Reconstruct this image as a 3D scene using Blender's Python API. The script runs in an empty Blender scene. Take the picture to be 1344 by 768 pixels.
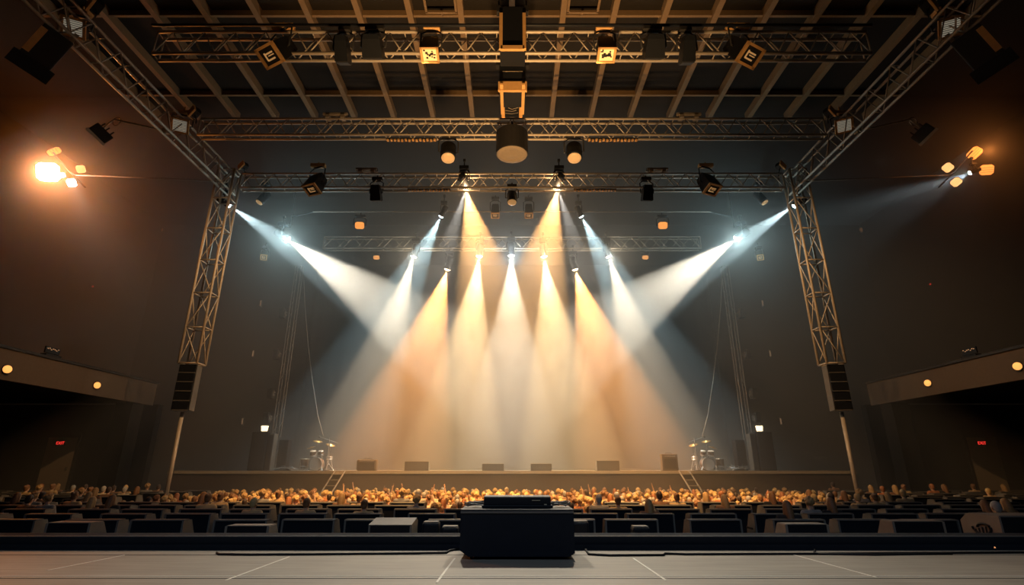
import bpy, bmesh, math, random
from mathutils import Vector, Matrix, noise
random.seed(7)
PI = math.pi
scn = bpy.context.scene
COL = scn.collection

# ------------------------------------------------------------------ camera model
F, CX, CY, TH, CZ = 685.0, 672.0, 384.0, math.radians(18.56), 2.65
CT, ST = math.cos(TH), math.sin(TH)
def ray(x, y):
    u, v = x - CX, CY - y
    fw = F*CT - v*ST; up = F*ST + v*CT
    return u/fw, up/fw
def P(x, y, Y):
    a, b = ray(x, y); return Vector((a*Y, Y, CZ + b*Y))
def PZ(x, y, z):
    a, b = ray(x, y); Y = (z-CZ)/b; return Vector((a*Y, Y, z))

# ------------------------------------------------------------------ materials
def mat(name, col, rough=.6, metal=0.0, var=.15, scale=8.0, emit=None, estr=0.0, bump=0.0):
    m = bpy.data.materials.new(name); m.use_nodes = True
    nt = m.node_tree; b = nt.nodes['Principled BSDF']
    b.inputs['Roughness'].default_value = rough
    b.inputs['Metallic'].default_value = metal
    if max(col) < .04: b.inputs['Specular IOR Level'].default_value = .22
    tc = nt.nodes.new('ShaderNodeTexCoord'); nz = nt.nodes.new('ShaderNodeTexNoise')
    nz.inputs['Scale'].default_value = scale; nz.inputs['Detail'].default_value = 4
    nt.links.new(tc.outputs['Object'], nz.inputs['Vector'])
    mx = nt.nodes.new('ShaderNodeMix'); mx.data_type = 'RGBA'
    mx.inputs[6].default_value = (*[c*(1-var) for c in col], 1)
    mx.inputs[7].default_value = (*[min(1, c*(1+var)) for c in col], 1)
    nt.links.new(nz.outputs['Fac'], mx.inputs[0])
    nt.links.new(mx.outputs[2], b.inputs['Base Color'])
    if bump:
        bp = nt.nodes.new('ShaderNodeBump'); bp.inputs['Strength'].default_value = bump
        nt.links.new(nz.outputs['Fac'], bp.inputs['Height']); nt.links.new(bp.outputs['Normal'], b.inputs['Normal'])
    if emit:
        b.inputs['Emission Color'].default_value = (*emit, 1); b.inputs['Emission Strength'].default_value = estr
        try: m.cycles.emission_sampling = 'NONE'
        except Exception: pass
    return m
M = {}
M['alu'] = mat('aluminium', (.50,.44,.37), .5, .25)
M['alu_dark'] = mat('dull aluminium', (.30,.26,.22), .55, .2)
M['black'] = mat('black casing', (.010,.012,.017), .5)
M['black_soft'] = mat('black fabric', (.012,.015,.022), .95)
M['dark'] = mat('dark metal', (.03,.03,.033), .5, .3)
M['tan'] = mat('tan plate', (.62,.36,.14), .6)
M['glassgrid'] = mat('frosted lens', (.75,.62,.42), .35)
M['seatside'] = mat('grey seat panel', (.20,.18,.155), .6)
M['seatcap'] = mat('seat cap', (.12,.115,.11), .45)
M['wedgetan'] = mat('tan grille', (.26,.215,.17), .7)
M['ceil'] = mat('ceiling panel', (.022,.019,.017), .9)
M['rafter'] = mat('roof beam', (.24,.155,.08), .7)
M['wall'] = mat('dark wall', (.009,.0085,.0085), .9, scale=1.5)
M['fascia'] = mat('balcony fascia', (.075,.052,.036), .8)
M['audfloor'] = mat('black floor', (.014,.014,.015), .8)
M['backdrop'] = mat('backdrop cloth', (.02,.0175,.016), .95, scale=2)
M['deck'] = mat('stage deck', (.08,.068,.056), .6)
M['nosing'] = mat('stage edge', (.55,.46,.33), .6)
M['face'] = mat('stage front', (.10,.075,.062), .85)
M['rope'] = mat('cable', (.015,.015,.016), .6)
M['hcable'] = mat('hanging cable', (.30,.25,.2), .6)
M['door'] = mat('door paint', (.34,.28,.21), .7)
M['exit'] = mat('exit letters', (.4,.02,.02), .5, emit=(1,.04,.03), estr=1.6)
M['exitbox'] = mat('exit housing', (.10,.02,.02), .5)
M['tape'] = mat('white tape', (.80,.76,.66), .6)
M['cym'] = mat('cymbal brass', (.75,.5,.2), .3, .7)
M['drum'] = mat('drum shell', (.12,.08,.06), .4)
M['chrome'] = mat('chrome', (.7,.7,.7), .25, .9)
M['drumhead'] = mat('drum head', (.35,.31,.27), .6)
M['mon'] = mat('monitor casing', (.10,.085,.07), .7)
M['skin'] = mat('skin', (.55,.34,.23), .55)
M['eye'] = mat('eye', (.05,.04,.04), .3)
def em(name, c, s): return mat(name, c, .4, emit=c, estr=s, var=0)
M['e_white'] = em('lens white', (1,.95,.85), 30)
M['e_cool'] = em('lens cool', (.75,.95,1), 30)
M['e_warm'] = em('lens warm', (1,.72,.38), 30)
M['e_orange'] = em('lens orange', (1,.35,.07), 1.3)
M['e_amber'] = em('lens amber', (1,.50,.17), 1.7)
M['e_dim'] = em('lens amber dim', (1,.42,.12), 1.0)
M['e_work'] = em('work lamp', (1,.78,.45), 3.0)
M['e_fascia'] = em('fascia lamp', (1,.47,.12), 1.0)
M['face_warm'] = mat('warm reflection lens', (.8,.6,.3), .4, emit=(1,.62,.24), estr=.55)  # weak lens emission stands in for warm light reflected off the face
M['face_pale'] = mat('pale reflection lens', (.7,.66,.55), .4, emit=(1,.88,.66), estr=.16)  # pale glow put in for light reflected off the ribbed face
M['face_dim'] = mat('low amber lens', (.7,.5,.3), .4, emit=(1,.55,.2), estr=.22)
M['e_red'] = em('indicator red', (1,.05,.03), .6)
M['e_strip'] = em('glow strip', (.9,.55,.3), .28)

# foreground stage boards
def floor_mat():
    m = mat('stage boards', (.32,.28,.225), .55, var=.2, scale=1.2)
    nt = m.node_tree; b = nt.nodes['Principled BSDF']
    tc = nt.nodes.new('ShaderNodeTexCoord'); mp = nt.nodes.new('ShaderNodeMapping')
    mp.inputs['Scale'].default_value = (.6, 14, 1)
    nz = nt.nodes.new('ShaderNodeTexNoise'); nz.inputs['Scale'].default_value = 2.0; nz.inputs['Detail'].default_value = 6
    nt.links.new(tc.outputs['Object'], mp.inputs['Vector']); nt.links.new(mp.outputs['Vector'], nz.inputs['Vector'])
    rp = nt.nodes.new('ShaderNodeMapRange'); rp.inputs[1].default_value=.25; rp.inputs[2].default_value=.75; rp.inputs[3].default_value=.72; rp.inputs[4].default_value=1.18
    nt.links.new(nz.outputs['Fac'], rp.inputs[0])
    old = b.inputs['Base Color'].links[0].from_socket
    mu = nt.nodes.new('ShaderNodeMix'); mu.data_type='RGBA'; mu.blend_type='MULTIPLY'; mu.inputs[0].default_value = 1
    nt.links.new(old, mu.inputs[6]); nt.links.new(rp.outputs[0], mu.inputs[7]); nt.links.new(mu.outputs[2], b.inputs['Base Color'])
    return m
M['boards'] = floor_mat()

# ------------------------------------------------------------------ mesh builder
def basis(d, upv=Vector((0,0,1))):
    d = Vector(d).normalized()
    if abs(d.dot(upv)) > .999: upv = Vector((0,1,0))
    x = upv.cross(d).normalized(); y = d.cross(x)
    return Matrix((x, y, d)).transposed().to_4x4()      # local z -> d
class MB:
    def __init__(s): s.v = []; s.f = []; s.mi = []
    def add(s, vs, fs, m=0):
        o = len(s.v); s.v += [tuple(v) for v in vs]
        s.f += [tuple(i+o for i in f) for f in fs]; s.mi += [m]*len(fs)
        return s
    def box(s, c, size, mx=None, m=0, bev=0.0):
        hx, hy, hz = [q/2 for q in size]; c = Vector(c)
        if bev <= 0:
            vs = [Vector((x,y,z)) for x in (-hx,hx) for y in (-hy,hy) for z in (-hz,hz)]
            fs = [(0,1,3,2),(4,6,7,5),(0,4,5,1),(2,3,7,6),(0,2,6,4),(1,5,7,3)]
        else:
            bm = bmesh.new(); bmesh.ops.create_cube(bm, size=1)
            for v in bm.verts: v.co = Vector((v.co.x*2*hx, v.co.y*2*hy, v.co.z*2*hz))
            bmesh.ops.bevel(bm, geom=bm.edges[:], offset=bev, segments=2, affect='EDGES', profile=.6)
            bm.verts.index_update()
            vs = [v.co.copy() for v in bm.verts]; fs = [[v.index for v in f.verts] for f in bm.faces]; bm.free()
        if mx is not None: vs = [mx @ v for v in vs]
        return s.add([v + c for v in vs], fs, m)
    def tube(s, p0, p1, r, n=8, r1=None, m=0):
        p0, p1 = Vector(p0), Vector(p1); r1 = r if r1 is None else r1
        B = basis(p1-p0).to_3x3(); vs = []
        for p, rr in ((p0, r), (p1, r1)):
            for k in range(n):
                a = 2*PI*k/n; vs.append(p + B @ Vector((rr*math.cos(a), rr*math.sin(a), 0)))
        fs = [(k,(k+1)%n,n+(k+1)%n,n+k) for k in range(n)] + [tuple(range(n-1,-1,-1)), tuple(range(n,2*n))]
        return s.add(vs, fs, m)
    def path(s, pts, r, n=6, m=0):
        pts = [Vector(p) for p in pts]; vs = []
        for i, p in enumerate(pts):
            d = pts[min(i+1,len(pts)-1)] - pts[max(i-1,0)]
            B = basis(d, Vector((0,1,0)) if abs(d.normalized().z) > .7 else Vector((0,0,1))).to_3x3(); rr = r[i] if isinstance(r,(list,tuple)) else r
            for k in range(n):
                a = 2*PI*k/n; vs.append(p + B @ Vector((rr*math.cos(a), rr*math.sin(a), 0)))
        fs = []
        for i in range(len(pts)-1):
            for k in range(n): fs.append((i*n+k, i*n+(k+1)%n, (i+1)*n+(k+1)%n, (i+1)*n+k))
        L = (len(pts)-1)*n
        fs += [tuple(range(n-1,-1,-1)), tuple(range(L, L+n))]
        return s.add(vs, fs, m)
    def lathe(s, prof, n=20, mx=None, m=0, cap=True):       # prof: (r, z)
        vs = []; fs = []
        for r, z in prof:
            for k in range(n):
                a = 2*PI*k/n; vs.append(Vector((r*math.cos(a), r*math.sin(a), z)))
        for i in range(len(prof)-1):
            for k in range(n): fs.append((i*n+k, i*n+(k+1)%n, (i+1)*n+(k+1)%n, (i+1)*n+k))
        if cap:
            L = (len(prof)-1)*n
            fs += [tuple(range(n-1,-1,-1)), tuple(range(L, L+n))]
        if mx is not None: vs = [mx @ v for v in vs]
        return s.add(vs, fs, m)
    def prism(s, poly, axis, a0, a1, mx=None, m=0):          # poly in the other two axes
        n = len(poly); vs = []
        for a in (a0, a1):
            for p, q in poly:
                vs.append(Vector({'x':(a,p,q),'y':(p,a,q),'z':(p,q,a)}[axis]))
        fs = [tuple(range(n-1,-1,-1)), tuple(range(n,2*n))] + [(k,(k+1)%n,n+(k+1)%n,n+k) for k in range(n)]
        if mx is not None: vs = [mx @ v for v in vs]
        return s.add(vs, fs, m)
    def ell(s, c, rad, nu=10, nv=7, m=0, mx=None):
        vs = []; fs = []; c = Vector(c)
        for j in range(nv+1):
            t = PI*j/nv
            for k in range(nu):
                a = 2*PI*k/nu
                vs.append(Vector((rad[0]*math.sin(t)*math.cos(a), rad[1]*math.sin(t)*math.sin(a), rad[2]*math.cos(t))))
        for j in range(nv):
            for k in range(nu): fs.append((j*nu+k, (j+1)*nu+k, (j+1)*nu+(k+1)%nu, j*nu+(k+1)%nu))
        if mx is not None: vs = [mx @ v for v in vs]
        return s.add([v+c for v in vs], fs, m)
    def limb(s, pts, rad, n=8, m=0):
        pts = [Vector(p) for p in pts]
        for i in range(len(pts)-1): s.tube(pts[i], pts[i+1], rad[i], n, rad[i+1], m)
        for p, r in zip(pts, rad): s.ell(p, (r,r,r), n, 6, m)
        return s
    def mesh(s, name, mats, smooth=False):
        me = bpy.data.meshes.new(name); me.from_pydata(s.v, [], s.f)
        for m in (mats if isinstance(mats,(list,tuple)) else [mats]): me.materials.append(m)
        for p, i in zip(me.polygons, s.mi): p.material_index = i
        bm = bmesh.new(); bm.from_mesh(me)
        bmesh.ops.remove_doubles(bm, verts=bm.verts[:], dist=1e-5)
        bmesh.ops.recalc_face_normals(bm, faces=bm.faces[:]); bm.to_mesh(me); bm.free()
        if smooth:
            for p in me.polygons: p.use_smooth = True
        return me
    def build(s, name, mats, parent=None, smooth=False, label=None):
        o = bpy.data.objects.new(name, s.mesh(name, mats, smooth)); COL.objects.link(o)
        if parent is not None: o.parent = parent
        if label: o['label'] = label
        return o
def tag(o, label, cat, group=None, kind=None):
    o['label'] = label; o['category'] = cat
    if group: o['group'] = group
    if kind: o['kind'] = kind
    return o
def thing(name, label, cat, loc=(0,0,0), rz=0, group=None):
    o = bpy.data.objects.new(name, None); COL.objects.link(o); o.empty_display_size = .2
    o.location = loc; o.rotation_euler = (0,0,rz)
    return tag(o, label, cat, group)
def struct(o): o['kind'] = 'structure'; return o
def copy_tree(root, kids):
    r = root.copy(); COL.objects.link(r)
    for ch, sub in kids:
        c = ch.copy(); COL.objects.link(c); c.parent = r
        for g in sub:
            d = g.copy(); COL.objects.link(d); d.parent = c
    return r
def kids_of(root, objs):
    return [(o, [q for q in objs if q.parent == o]) for o in objs if o.parent == root]
def sbox(name, lo, hi, m):
    lo, hi = Vector(lo), Vector(hi)
    return struct(MB().box((lo+hi)/2, hi-lo).build(name, m))
def spot(name, loc, target, power, color, deg, blend=.3, radius=.06):
    d = bpy.data.lights.new(name, 'SPOT'); d.energy = power; d.color = color
    d.spot_size = math.radians(deg); d.spot_blend = blend; d.shadow_soft_size = radius
    o = bpy.data.objects.new(name, d); COL.objects.link(o); o.location = loc
    o.rotation_euler = (Vector(target)-Vector(loc)).to_track_quat('-Z','Y').to_euler()
    return o
def ORD(n): return ['first','second','third','fourth','fifth','sixth','seventh','eighth','ninth','tenth','eleventh','twelfth','thirteenth','fourteenth','fifteenth','sixteenth'][n]

# ------------------------------------------------------------------ room shell
ZC = 21.2                                      # ceiling
WX = 28.0
ZS, ZA, ZT, ZD = 1.65, 1.2, .70, 2.50          # foreground stage, apron, seat terrace, main stage deck
YS, YA, YP0, YD = 7.9, 10.9, 18.1, 28.0        # edges
PX = 13.8                                      # pit half width
sbox('floor', (-WX,14.9,-.3), (WX,40,0), M['audfloor'])
AX, AY = 2.5, 15.0
sbox('floor_terrace', (-WX,YA,-.3), (WX,AY,ZT), M['audfloor'])
sbox('floor_terrace_rear_left', (-WX,AY,-.3), (-AX,YP0,ZT), M['audfloor'])
sbox('floor_terrace_rear_right', (AX,AY,-.3), (WX,YP0,ZT), M['audfloor'])
sbox('floor_terrace_left', (-WX,YP0,0), (-PX,YD,ZT), M['audfloor'])
sbox('floor_terrace_right', (PX,YP0,0), (WX,YD,ZT), M['audfloor'])
sbox('floor_apron', (-WX,YS,-.3), (WX,YA,ZA), M['audfloor'])
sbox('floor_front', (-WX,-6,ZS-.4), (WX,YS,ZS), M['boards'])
sbox('wall_back', (-WX,38.2,0), (WX,38.6,ZC), M['wall'])
sbox('wall_left', (-WX-.4,-6,0), (-WX,38.6,ZC), M['wall'])
sbox('wall_right', (WX,-6,0), (WX+.4,38.6,ZC), M['wall'])
sbox('wall_front', (-WX,-6.4,0), (WX,-6,ZC), M['wall'])
sbox('ceiling', (-WX,-6,ZC), (WX,38.6,ZC+.3), M['ceil'])
# roof beams: long ones run away from the camera, purlins run across
zr = ZC
sp = 2.16
for k in range(-9, 10):
    sbox('ceiling_beam', (k*sp-.12, 6, zr-.42), (k*sp+.12, 24.2, zr), M['rafter'])
for Y in (13.2, 17.35, 22.35):
    sbox('ceiling_purlin', (-20, Y-.06, zr-.3), (20, Y+.06, zr-.02), M['rafter'])
for sx in (-1,1):
    cxh = sx*2.95; q = MB()
    for e in (-1,1): q.box((cxh+e*.62,16.0,zr-.5),(.09,1.9,.09)); q.box((cxh,16.0+e*.95,zr-.5),(1.33,.09,.09))
    q.tube((cxh,16.95,zr-.5),(cxh,17.3,zr-.3),.05)
    struct(q.build('ceiling_hatch', M['rafter']))
# side service girders (triangulated, dim) beside the roof panels
# backdrop cloth behind the stage
bd = MB(); n = 90
vs = []
for i in range(n+1):
    x = -15 + 30*i/n; y = 37.6 + .03*math.sin(i*2.1) + .02*math.sin(i*.73+1)
    vs += [(x,y,2.6),(x,y,17.5)]
for i in range(n): bd.f.append((2*i,2*i+2,2*i+3,2*i+1)); bd.mi.append(0)
bd.v = vs
o = bd.build('backdrop_curtain', M['backdrop'], smooth=True)
so = o.modifiers.new('thick','SOLIDIFY'); so.thickness = .03
tag(o, 'wide dark backdrop cloth hanging behind the stage', 'curtain')
# main stage
t = thing('stage_platform', 'raised main stage with dark brown front and pale lit edge', 'stage', (0,YD,0))
def loc(o, root): o.location = -Vector(root.location); return o
SX = 17.4
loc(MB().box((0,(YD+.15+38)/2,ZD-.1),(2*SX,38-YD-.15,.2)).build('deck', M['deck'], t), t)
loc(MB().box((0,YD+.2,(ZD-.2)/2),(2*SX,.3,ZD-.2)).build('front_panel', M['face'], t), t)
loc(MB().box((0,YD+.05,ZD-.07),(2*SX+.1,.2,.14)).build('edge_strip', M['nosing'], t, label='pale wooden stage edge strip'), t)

# balconies: fascia, slab, rail, wall under with door, pillar
for sgn, side in ((-1,'left'),(1,'right')):
    X0 = 18.0*sgn; Y0, Y1 = 2.0, 26.6; zt = CZ+4.02; zb = CZ+2.95
    a, b = sorted((X0, X0+.25*sgn))
    sbox('balcony_fascia_'+side, (a,Y0,zb), (b,Y1,zt), M['fascia'])
    a, b = sorted((X0-.06*sgn, X0+.32*sgn))
    sbox('trim_%d' % (1 if sgn<0 else 2), (a,Y0,zt), (b,Y1+.05,zt+.1), M['dark'])
    a, b = sorted((X0+.25*sgn, WX*sgn))
    sbox('balcony_floor_'+side, (a,Y0,zb+.1), (b,Y1,zb+.5), M['wall'])
    a, b = sorted((X0+.0*sgn, WX*sgn))
    sbox('wall_alcove_'+side, (a,27.0,0), (b,27.4,zb+.1), M['wall'])
    a, b = sorted((X0+.1*sgn, X0+.9*sgn))
    sbox('pillar_'+side, (a,25.3,0.7), (b,26.1,zb), M['wall'])
    # door in the alcove wall
    cx = (-22.3 if sgn<0 else 23.3)
    zd0 = 1.55; zd1 = CZ + 1.42
    d = MB(); d.box((cx,26.94,(zd0+zd1)/2),(1.45,.08,zd1-zd0))
    d = struct(d.build('door_%d' % (1 if sgn<0 else 2), M['door']))
    fr = MB()
    for sx in (-1,1): fr.box((cx+sx*.78,26.95,(zd0+zd1)/2+.03),(.12,.1,zd1-zd0+.06))
    fr.box((cx,26.95,zd1+.08),(1.68,.1,.12)); fr.build('door_frame', M['wall'], d)
    MB().box((cx+.55,26.87,zd0+1.05),(.05,.06,.18)).build('door_handle', M['chrome'], d)
    sbox('trim_%d' % (3 if sgn<0 else 4), (cx-1.4,26.2,.7), (cx+1.4,27,zd0), M['audfloor'])
    # exit sign
    ex = thing('exit_sign', 'red lit EXIT sign on the %s door under the balcony' % side, 'sign', (cx-.05,26.88,zd1-.27))
    MB().box((0,0,0),(.46,.05,.24)).build('housing', M['exitbox'], ex)
    cu = bpy.data.curves.new('exit_text','FONT'); cu.body = 'EXIT'; cu.size = .2; cu.align_x='CENTER'; cu.align_y='CENTER'; cu.extrude = .004
    tmp = bpy.data.objects.new('tmp', cu); COL.objects.link(tmp)
    dg = bpy.context.evaluated_depsgraph_get(); me = bpy.data.meshes.new_from_object(tmp.evaluated_get(dg))
    bpy.data.objects.remove(tmp); me.materials.clear(); me.materials.append(M['exit'])
    lo = bpy.data.objects.new('lettering', me); COL.objects.link(lo); lo.parent = ex; lo.location = (0,-.032,0); lo.rotation_euler = (PI/2,0,0)
    # fascia lamps
    for px, py, w in (((8,485,'near'),(126,506,'far')) if sgn<0 else ((1337,481,'near'),(1219,503,'far'))):
        a_, b_ = ray(px,py); Yq = (X0)/a_; p = P(px,py,Yq)
        fl = thing('round_lamp', 'round amber lamp on the %s balcony front, the %s' % (side, 'one cut by the photo edge' if w=='near' else 'one towards the stage'), 'lamp', p, group=None)
        mx = basis(Vector((-sgn,-.45,0))); mxr = mx.to_3x3()
        MB().lathe([(.10,-.14),(.15,-.10),(.17,.08),(.15,.09)],16,mx.copy()).build('housing', M['black'], fl, True)
        MB().lathe([(.14,.07),(.14,.09),(.10,.12),(.03,.135)],16,mx.copy()).build('lens', M['e_fascia'], fl, True)
    # small desk on the balcony with lit strips
    px, py = ((76,474) if sgn<0 else (1264,470))
    dk = thing('control_desk', 'small dark desk with faint lit strips on the %s balcony rail' % side, 'desk', P(px,py,21.0) if False else P(px,py,18.6/abs(ray(px,py)[0])))
    dk.location.z = zb+.5; dz = zt+.1-zb-.5; dk.location.x += sgn*.35
    MB().box((0,0,(dz+.28)/2),(.25,.75,dz+.28)).box((0,.0,dz+.45),(.06,.7,.26)).build('cabinet', M['black'], dk)
    MB().box((-.135*sgn,0,dz+.06),(.01,.62,.03)).build('glow_strip', M['e_strip'], dk)
    for k in range(7): MB().box((-.04*sgn,-.26+k*.085,dz+.50+.03*math.sin(k*2.3)),(.01,.05,.025)).build('indicator', M['e_strip'], dk)

# ------------------------------------------------------------------ trusses
def truss(name, label, p0, p1, wvec, hvec, bay, r=.05, rb=.022, m=None, cat='truss', faces=(1,3), group=None, single=False):
    """box truss from p0 to p1 (centre line); wvec/hvec are full width and height vectors"""
    m = m or M['alu']
    p0, p1, w, h = Vector(p0), Vector(p1), Vector(wvec)/2, Vector(hvec)/2
    root = thing(name, label, cat, p0, group=group)
    L = (p1-p0); cor = [-w-h, w-h, w+h, -w+h]
    for c in cor: MB().tube(c, L+c, r, 8).build('chord', m, root, True)
    nb = max(2, round(L.length/bay)); br = MB()
    for fi in faces:
        a, b = cor[fi], cor[(fi+1)%4]
        for k in range(nb):
            t0, t1 = k/nb, (k+1)/nb; tm = (t0+t1)/2
            if single:
                br.tube(L*t0+a, L*t1+b, rb*.8, 6) if k % 2 else br.tube(L*t0+b, L*t1+a, rb*.8, 6)
                br.tube(L*t1+a, L*t1+b, rb*1.1, 6); continue
            br.tube(L*t0+a, L*tm+b, rb, 6); br.tube(L*tm+b, L*t1+a, rb, 6)
        for t0 in (0,1): br.tube(L*t0+a, L*t0+b, rb*1.3, 6)
    for fi in range(4):
        if fi in faces: continue
        a, b = cor[fi], cor[(fi+1)%4]
        for k in range(nb+1): br.tube(L*(k/nb)+a, L*(k/nb)+b, rb*.9, 6)
    br.build('lattice', m, root, True)
    return root
ZTR = CZ + 12.95      # mid height used by side runs
def cross_truss(label, ytop, ybot, Y, hw, bay, dpt=.8, m=None, r=.05):
    zt, zb = P(672,ytop,Y).z, P(672,ybot,Y).z
    zc = (zt+zb)/2
    return truss('lighting_truss', label, (-hw,Y+dpt/2,zc), (hw,Y+dpt/2,zc), (0,-dpt,0), (0,0,zt-zb), bay, m=m, r=r), zb, zt
T1, T1b, T1t = cross_truss('nearest wide box truss crossing the top of the hall', 42, 70, 13.5, 11.6, 1.0, .32, r=.055)
T2, T2b, T2t = cross_truss('second box truss from the front, plain run under the roof', 156, 177, 17.8, 12.6, 1.0, .3)
T3, T3b, T3t = cross_truss('box truss joining the tops of the two side towers', 228, 246, 21.8, 12.9, 1.05, .35)
T4, T4b, T4t = cross_truss('rear box truss carrying the row of white stage beams', 311, 326, 28.7, 11.3, 1.2, .35, r=.045)
# service pipe behind T3
pz = P(672,278,25.0).z
tag(MB().tube((-10.6,25,pz),(10.6,25,pz),.035).build('lighting_pipe', M['alu_dark'], None, True), 'thin horizontal lighting pipe between the tower truss and rear truss', 'pipe')
# near pipe above T1
pz1 = P(672,33,13.1).z
tag(MB().tube((-11.5,13.1,pz1),(11.5,13.1,pz1),.05).build('lighting_pipe', M['black'], None, True), 'thick black pipe running along above the nearest truss', 'pipe')
for sgn, side in ((-1,'left'),(1,'right')):
    xe = 672 + sgn*374
    # tower: truss down to line array, then pole
    a_ = abs(ray(298,240)[0]); Yt = 21.9; Xt = sgn*a_*Yt
    ztop = P(298,242,Yt).z; zarr = P(248,478,Yt).z
    truss('tower_truss', 'upright lattice tower truss on the %s with speakers hung below' % side, (Xt,Yt+.05,zarr), (Xt,Yt+.05,ztop+.7), (.78,0,0), (0,.62,0), 1.55, r=.055, rb=.03, faces=(0,1,2,3), single=True)
    # line array under tower
    zb = P(240,540,Yt).z
    la = thing('line_array', 'hanging column of five black loudspeakers at the foot of the %s tower' % side, 'loudspeaker', (Xt,Yt,zb))
    Hh = (zarr-zb-.04)/5
    for k in range(5):
        zz = (4-k)*Hh; RZ = Matrix.Rotation(-sgn*.12,4,'Z')
        sh_ = .04*(2-k)**2/4 + .14
        c = MB().prism([(-.40+sh_,zz+.015),(.30,zz+.05),(.30,zz+Hh-.05),(-.40+sh_,zz+Hh-.015)], 'x', -.33, .33, RZ).build('cabinet', M['black'], la)
        g = MB().prism([(-.425+sh_,zz+.04),(-.395+sh_,zz+.04),(-.395+sh_,zz+Hh-.04),(-.425+sh_,zz+Hh-.04)],'x',-.30,.30,RZ); g.build('grille', M['black'], c)
        MB().prism([(-.435+sh_,zz+.012),(-.395+sh_,zz+.012),(-.395+sh_,zz+.045),(-.435+sh_,zz+.045)],'x',-.32,.32,RZ).build('lower_lip', M['seatcap'], c)
    for q in (-1,1): MB().box((q*.345,.03,2.5*Hh),(.025,.44,5*Hh*.97),None).build('rigging_rail', M['seatcap'], la).rotation_euler = (0,0,-sgn*.12)
    pl = thing('tower_pole', 'slim orange-lit pole standing under the %s loudspeaker column' % side, 'pole', (Xt,Yt+.05,0 if abs(Xt)<PX else ZT))
    hz = zb-pl.location.z-.02
    MB().tube((0,0,.02),(0,0,hz),.075,12).build('tube', M['alu'], pl, True)
    bs = MB(); bs.lathe([(.35,0),(.35,.03),(.12,.06)],16); bs.build('base', M['dark'], pl)
    # side truss running toward the viewer
    zt1 = T3t; 
    truss('side_truss', 'long box truss running overhead along the %s towards the viewer' % side, (Xt,5.0,(T3t+T3b)/2+.05), (Xt,22.4,(T3t+T3b)/2+.05), (.35,0,0), (0,0,1.0), 1.25, r=.05, rb=.024, m=M['alu_dark'])
    # corner node
    # outrigger pole to the side lamp cluster
    p0 = Vector((Xt, Yt, P(290,238,Yt).z)); p1 = P(672+sgn*572, 230, 24.3)
    tag(MB().tube(p0,p1,.035).build('outrigger_pipe', M['alu_dark'], None, True), 'thin outrigger pipe from the %s tower top to the lamp cluster' % side, 'pipe')
    # back tower at stage side
    Yb = 31.5; bx0 = P(672+sgn*-1*-304,600,Yb)
    Xb = sgn*abs(ray(362,575)[0])*Yb
    zt2 = P(392,350,Yb).z
    truss('support_tower', 'slim upright support truss standing on the stage at %s' % side, (Xb,Yb,ZD), (Xb,Yb,zt2), (.36,0,0), (0,.36,0), .8, r=.03, rb=.012, m=M['alu_dark'])
    for k, (px, py) in enumerate(((371,412),(363,466),(357,517),(354,549))):
        zz = P(px,py,Yb).z
        bxk = thing('side_lamp', 'dark box lamp on the %s stage tower, %s from the top' % (side, ORD(k)), 'lamp', (Xb-sgn*-.75*-1*-1 if False else Xb+sgn*.62, Yb-.1, zz), rz=0)
        MB().box((0,0,0),(.28,.4,.62),Matrix.Rotation(sgn*.06,3,'Y'),bev=.03).build('housing', M['dark'], bxk)
        MB().box((-sgn*.28,.05,.0),(.3,.05,.05)).box((-sgn*.16,.05,0),(.04,.3,.3)).build('bracket', M['alu_dark'], bxk)
        MB().box((0,-.21,0),(.2,.02,.5)).build('lens', M['black'], bxk)
    # hanging cable to drum kit
    pts = [(398,350),(400,400),(404,450),(410,500),(417,545),(424,572)]
    mp = [P(x if sgn<0 else 1344-x+2, y, 31.0-.15*i) for i,(x,y) in enumerate(pts)]
    tag(MB().path(mp,.022).build('hanging_cable', M['hcable'], None, True), 'thin cable hanging from the %s stage tower down to the drums' % side, 'cable')

# ------------------------------------------------------------------ lamp fixtures
def beam_lamp(px, py, Y, aim, em_key, label, size=.30, hang=.6, mount='truss'):
    """round moving-head lamp: clamp, yoke, head, lens. The lens sits at the pixel."""
    p = P(px,py,Y) if not isinstance(px,Vector) else px
    aim = Vector(aim); d = (aim-p).normalized()
    root = thing('spotlight', label, 'stage light', p)
    B = basis(d); s = size
    MB().lathe([(s*.30,-s*1.9),(s*.46,-s*1.8),(s*.5,-s*1.2),(s*.40,-s*.8),(s*.46,-s*.35),(s*.52,-.02),(s*.47,0),(s*.45,-.03)],18,B).build('head', M['black'], root, True)
    MB().lathe([(s*.43,-.02),(s*.40,.01),(s*.25,.045),(s*.08,.06)],18,B).build('lens', M[em_key], root, True)
    c = -d*s*.95
    side = B.to_3x3() @ Vector((1,0,0))
    yk = MB(); topz = s*1.25
    for q in (-1,1):
        yk.tube(c+side*q*s*.5, c+side*q*s*.66, s*.12, 8)
        yk.path([c+side*q*s*.64, c+side*q*s*.66+Vector((0,0,topz*.7)), c+side*q*s*.45+Vector((0,0,topz))], s*.09)
    yk.tube(c+side*-s*.5+Vector((0,0,topz)), c+side*s*.5+Vector((0,0,topz)), s*.1, 8)
    yk.build('yoke', M['dark'], root, True)
    MB().box(c+Vector((0,0,topz+s*.28)),(s*1.1,s*.8,s*.42),bev=s*.05).build('base', M['black'], root)
    MB().tube(c+Vector((0,0,topz+s*.45)), c+Vector((0,0,topz+s*.5+hang)), .03, 8).box(c+Vector((0,0,topz+s*.5+hang)),(.12,.14,.12)).build('clamp', M['dark'], root)
    return p, d
WHT, COOL, WARM, ORG = (1,.86,.66), (.66,.92,1.0), (1,.62,.28), (1,.45,.13)
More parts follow.
